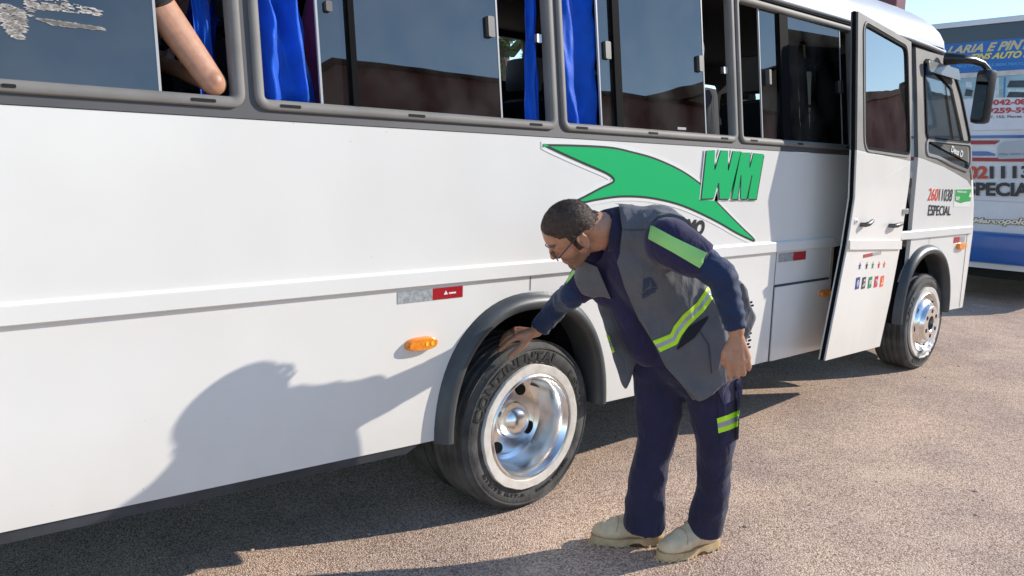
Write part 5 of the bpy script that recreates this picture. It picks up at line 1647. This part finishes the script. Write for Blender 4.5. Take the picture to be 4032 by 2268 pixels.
# slanted pocket mouth, its inner shade laid on as a dark patch, and flap seam
drape('pocket', ((2665, 1372), (2705, 1290), (2790, 1243)), ((2668, 1378), (2735, 1330), (2786, 1260)), vb, mat('pocket_mouth_shade', (0.012, 0.012, 0.018), 0.9), vest, 0.004, 16, 5)
drape('seam', ((2752, 1300), (2790, 1360), (2800, 1470)), ((2756, 1299), (2794, 1359), (2804, 1470)), vb, mat('vest_seam', (0.05, 0.052, 0.06), 0.9), vest, 0.003, 16, 1)
drape('seam', ((2440, 902), (2500, 904), (2552, 902)), ((2440, 905), (2500, 907), (2552, 905)), vb, MATS['vest_seam'], vest, 0.003, 16, 1)
# printed emblem: sail over a wave with lettering
LOGO = mat('navy_print', (0.020, 0.035, 0.085), 0.7)
drape('emblem', ((2533, 1100), (2560, 1092)), ((2530, 1150), (2556, 1128)), vb, LOGO, vest, 0.004, 6, 6)
drape('emblem', ((2562, 1094), (2568, 1096)), ((2566, 1130), (2588, 1128)), vb, LOGO, vest, 0.004, 6, 6)
drape('emblem', ((2526, 1160), (2560, 1136), (2588, 1132)), ((2530, 1164), (2562, 1146), (2588, 1138)), vb, LOGO, vest, 0.004, 10, 2)
me = text_mesh('ARSEPAM', 0.02, 0.0, 1.0)
vs = [v.co.copy() for v in me.vertices]; x0, x1 = min(v.x for v in vs), max(v.x for v in vs); q0, q1 = min(v.y for v in vs), max(v.y for v in vs)
for v, c in zip(me.vertices, vs):
    s = (c.x - x0) / (x1 - x0); t = (c.y - q0) / (q1 - q0)
    v.co = hitp(vb, 2528 + 54 * s - 2 * t, 1180 - 30 * s - 14 * t, 0.004, 2.88)
me.name = 'emblem_lettering'
link_me('emblem_lettering', me, LOGO, vest)
# stripe down the left sleeve, and the far sleeve's edge
sb_ = bvh_of(shirt)
drape('sleeve_stripe', ((2562, 884), (2658, 936), (2794, 1000)), ((2551, 940), (2646, 992), (2755, 1056)), sb_, LIMED, shirt, 0.004, 26, 8)
drape('sleeve_stripe', ((2256, 1062), (2238, 1092), (2224, 1112)), ((2268, 1068), (2248, 1096), (2230, 1118)), sb_, LIMED, shirt, 0.004, 10, 4, dflt=3.0)
# boots
BOOT = mat('tan_suede', (0.74, 0.58, 0.39), 0.85, col2=(0.62, 0.48, 0.31), vscale=30, detail=8, bump=0.2, bscale=300)
SOLE = mat('tan_rubber_sole', (0.52, 0.38, 0.21), 0.7, var=0.15, vscale=30)
def boot(toe, heel, ankle):
    toe = Vector(toe); heel = Vector(heel); d = (toe - heel); L = d.length; d.normalize(); sd = Vector((-d.y, d.x, 0)); Z = Vector((0, 0, 1))
    Q = lambda a, b, z: heel + d * a * L + sd * b + Z * z
    bm = bmesh.new()
    rc(bm, Q(0.80, 0.004, 0.055), Q(0.88, 0, 0.052), 0.044, 0.038, sq=0.8, sdir=Z)
    rc(bm, Q(0.62, 0.004, 0.062), Q(0.80, 0.004, 0.055), 0.050, 0.045, sq=0.85, sdir=Z)
    rc(bm, Q(0.36, 0, 0.080), Q(0.66, 0.002, 0.066), 0.048, 0.046)
    rc(bm, Q(0.13, 0, 0.062), Q(0.4, 0, 0.07), 0.040, 0.044)
    rc(bm, Q(0.20, 0, 0.08), Vector((ankle.x, ankle.y, ankle.z + 0.02)), 0.050, 0.058)
    rc(bm, Q(0.45, 0, 0.09), Vector((ankle.x, ankle.y, ankle.z)), 0.045, 0.055)
    me = remesh(bm, 0.006, 4); wrinkle(me, 0.004, 28, 3)
    for v in me.vertices: v.co.z = max(v.co.z, 0.024)
    b = link_me('boot', me, BOOT, insp, True)
    # sole: outline with a waist and lugs
    bm = bmesh.new()
    out = []
    for k in range(40):
        a = 2 * PI * k / 40
        x = 0.5 + 0.53 * math.cos(a)
        wd = 0.052 if x > 0.55 else 0.042
        if 0.3 < x < 0.52: wd = 0.040
        out.append((x, wd * math.copysign(abs(math.sin(a)) ** 0.7, math.sin(a))))
    lo = [bm.verts.new(Q(x, y_, 0.004 if not (0.30 < x < 0.42) else 0.016)) for x, y_ in out]; hi_ = [bm.verts.new(Q(x, y_ * 1.02, 0.034 + 0.012 * max(0, (0.35 - x)) + 0.01 * max(0, x - 0.8))) for x, y_ in out]
    for k in range(40): bm.faces.new((lo[k], lo[(k + 1) % 40], hi_[(k + 1) % 40], hi_[k]))
    bm.faces.new(lo[::-1]); bm.faces.new(hi_)
    for k in range(40):
        x, y_ = out[k]
        if k % 2 == 0 and not (0.30 < x < 0.42):
            c = Q(x, y_ * 0.96, 0.0)
            box_bm(bm, (c.x - 0.0055, c.y - 0.0055, 0.0), (c.x + 0.0055, c.y + 0.0055, 0.010))
    bmesh.ops.recalc_face_normals(bm, faces=bm.faces)
    link('sole', bm, SOLE, b, True, 35)
    # toe cap seam and lace hooks
    bb = BVHTree.FromPolygons([v.co.copy() for v in me.vertices], [list(p.vertices) for p in me.polygons])
    bm = bmesh.new()
    pts = []
    for k in range(13):
        a = math.radians(-75 + 150 * k / 12)
        h = bb.ray_cast(Q(0.70 - 0.05 * math.cos(a), 0.12 * math.sin(a), 0.06 + 0.1 * math.cos(a)), -(sd * math.sin(a) + Z * math.cos(a)))
        if h[0]: pts.append(h[0] + Vector((0, 0, 0.0)))
    if len(pts) > 3: tube_bm(bm, pts, 0.0028, 6)
    link('toe_seam', bm, SOLE, b, True)
    bm = bmesh.new()
    for k in range(3):
        for s in (1, -1):
            h = bb.ray_cast(Q(0.50 - 0.07 * k, s * 0.032, 0.3), Vector((0, 0, -1)))
            if h[0]: ell(bm, Matrix.Translation(h[0]), (0, 0, 0), (0.006, 0.006, 0.004), 10)
    link('eyelet', bm, mat('brass_dark', (0.10, 0.07, 0.05), 0.4, metal=0.5), b, True)
    bm = bmesh.new()
    for k in range(3):
        hp = [bb.ray_cast(Q(0.50 - 0.07 * k - 0.02 * (s > 0), s * 0.03, 0.3), Vector((0, 0, -1)))[0] for s in (-1, -0.5, 0, 0.5, 1)]
        if all(hp): tube_bm(bm, [q + Vector((0, 0, 0.002)) for q in hp], 0.0026, 6)
    link('lace', bm, SOLE, b, True)
boot(BL[0], BL[1], MH(2770, 2085, 3.085))
boot(BR[0], BR[1], MH(2543, 2070, 3.115))

# ---- passengers ------------------------------------------------------
def passenger(name, label, ear, f, l, u, shoulder, elbow, hand_p, chest, hip, shirtm, sleeve=True):
    M_ = head_mtx(ear, f, l, u)
    bm = bmesh.new()
    head_parts(bm, M_)
    nk = M_ @ Vector((-0.03, 0, -0.12))
    rc(bm, M_ @ Vector((-0.03, 0, -0.02)), nk, 0.055, 0.055)
    chain(bm, [nk, chest, hip], [0.06, 0.12, 0.13])
    if elbow is not None:
        rc(bm, shoulder, elbow, 0.060, 0.046, sq=0.66, sdir=(-0.25, 1, -0.2)); chain(bm, [chest, shoulder], [0.08, 0.056])
        chain(bm, [elbow, hand_p], [0.036, 0.027])
        fdir = (hand_p - elbow).normalized(); sd = fdir.orthogonal().normalized()
        mc = [hand_p + fdir * 0.085 + sd * (0.03 - 0.02 * k) for k in range(4)]
        n2 = fdir.cross(sd)
        hand(bm, hand_p, mc, [[p + fdir * 0.035 + n2 * 0.01, p + fdir * 0.05 + n2 * 0.03, p + fdir * 0.04 + n2 * 0.045] for p in mc], [hand_p + fdir * 0.02 + sd * 0.025, hand_p + fdir * 0.05 + sd * 0.05, hand_p + fdir * 0.075 + sd * 0.055 + n2 * 0.01, hand_p + fdir * 0.09 + sd * 0.05 + n2 * 0.02])
    me = remesh(bm, 0.005, 3)
    add_mask(me, M_, False)
    o = link_me(name, me, SKIN, None, True)
    tag(o, label, 'person')
    hair_cap(o, M_, HAIR, o, 5, 1500)
    bm = bmesh.new()
    chain(bm, [nk, chest, hip], [0.075, 0.16, 0.165]); rc(bm, chest, shoulder, 0.11, 0.078)
    s2 = chest * 2 - shoulder; s2.z = shoulder.z
    rc(bm, chest, s2, 0.11, 0.078)
    me = remesh(bm, 0.012, 4); wrinkle(me, 0.01, 9, 3)
    link_me('shirt', me, shirtm, o, True)
    return o
SHD = onY(582, -35, 0.12); ELB = onY(836, 334, 0.035)
ELB.z += 0.01
vx = Vector((1, 0, 0)); vy = Vector((0, 1, 0)); vz = Vector((0, 0, 1))
ch1 = Vector((SHD.x - 0.06, SHD.y + 0.20, SHD.z - 0.12))
fch = Vector((0.80, 0.1, -0.55)).normalized(); uch = (vz - fch * vz.dot(fch)).normalized()
chin = onY(690, 14, 0.34)
earp = chin - fch * 0.085 + uch * 0.10 - uch.cross(fch) * -0.076
passenger('person', 'passenger with a bare arm resting on the open window sill', earp, fch, uch.cross(fch).normalized(), uch, SHD, ELB, ELB + Vector((-0.05, 0.24, 0.06)), ch1, Vector((ch1.x - 0.1, ch1.y, 1.35)), fabric('black_tshirt', (0.012, 0.012, 0.014)))
c2 = onY(1262, 255, 0.36)
ch2 = Vector((c2.x + 0.04, c2.y + 0.05, c2.z - 0.06))
f2 = Vector((0.9, -0.2, 0)).normalized()
passenger('person', 'seated passenger in pink half hidden behind the billowing blue curtain', ch2 + Vector((-0.02, -0.07, 0.36)), f2, vz.cross(f2).normalized(), vz, ch2 + Vector((-0.03, -0.14, 0.06)), None, None, ch2, Vector((ch2.x - 0.08, ch2.y, 1.3)), fabric('pink_shirt', (0.50, 0.10, 0.30)))
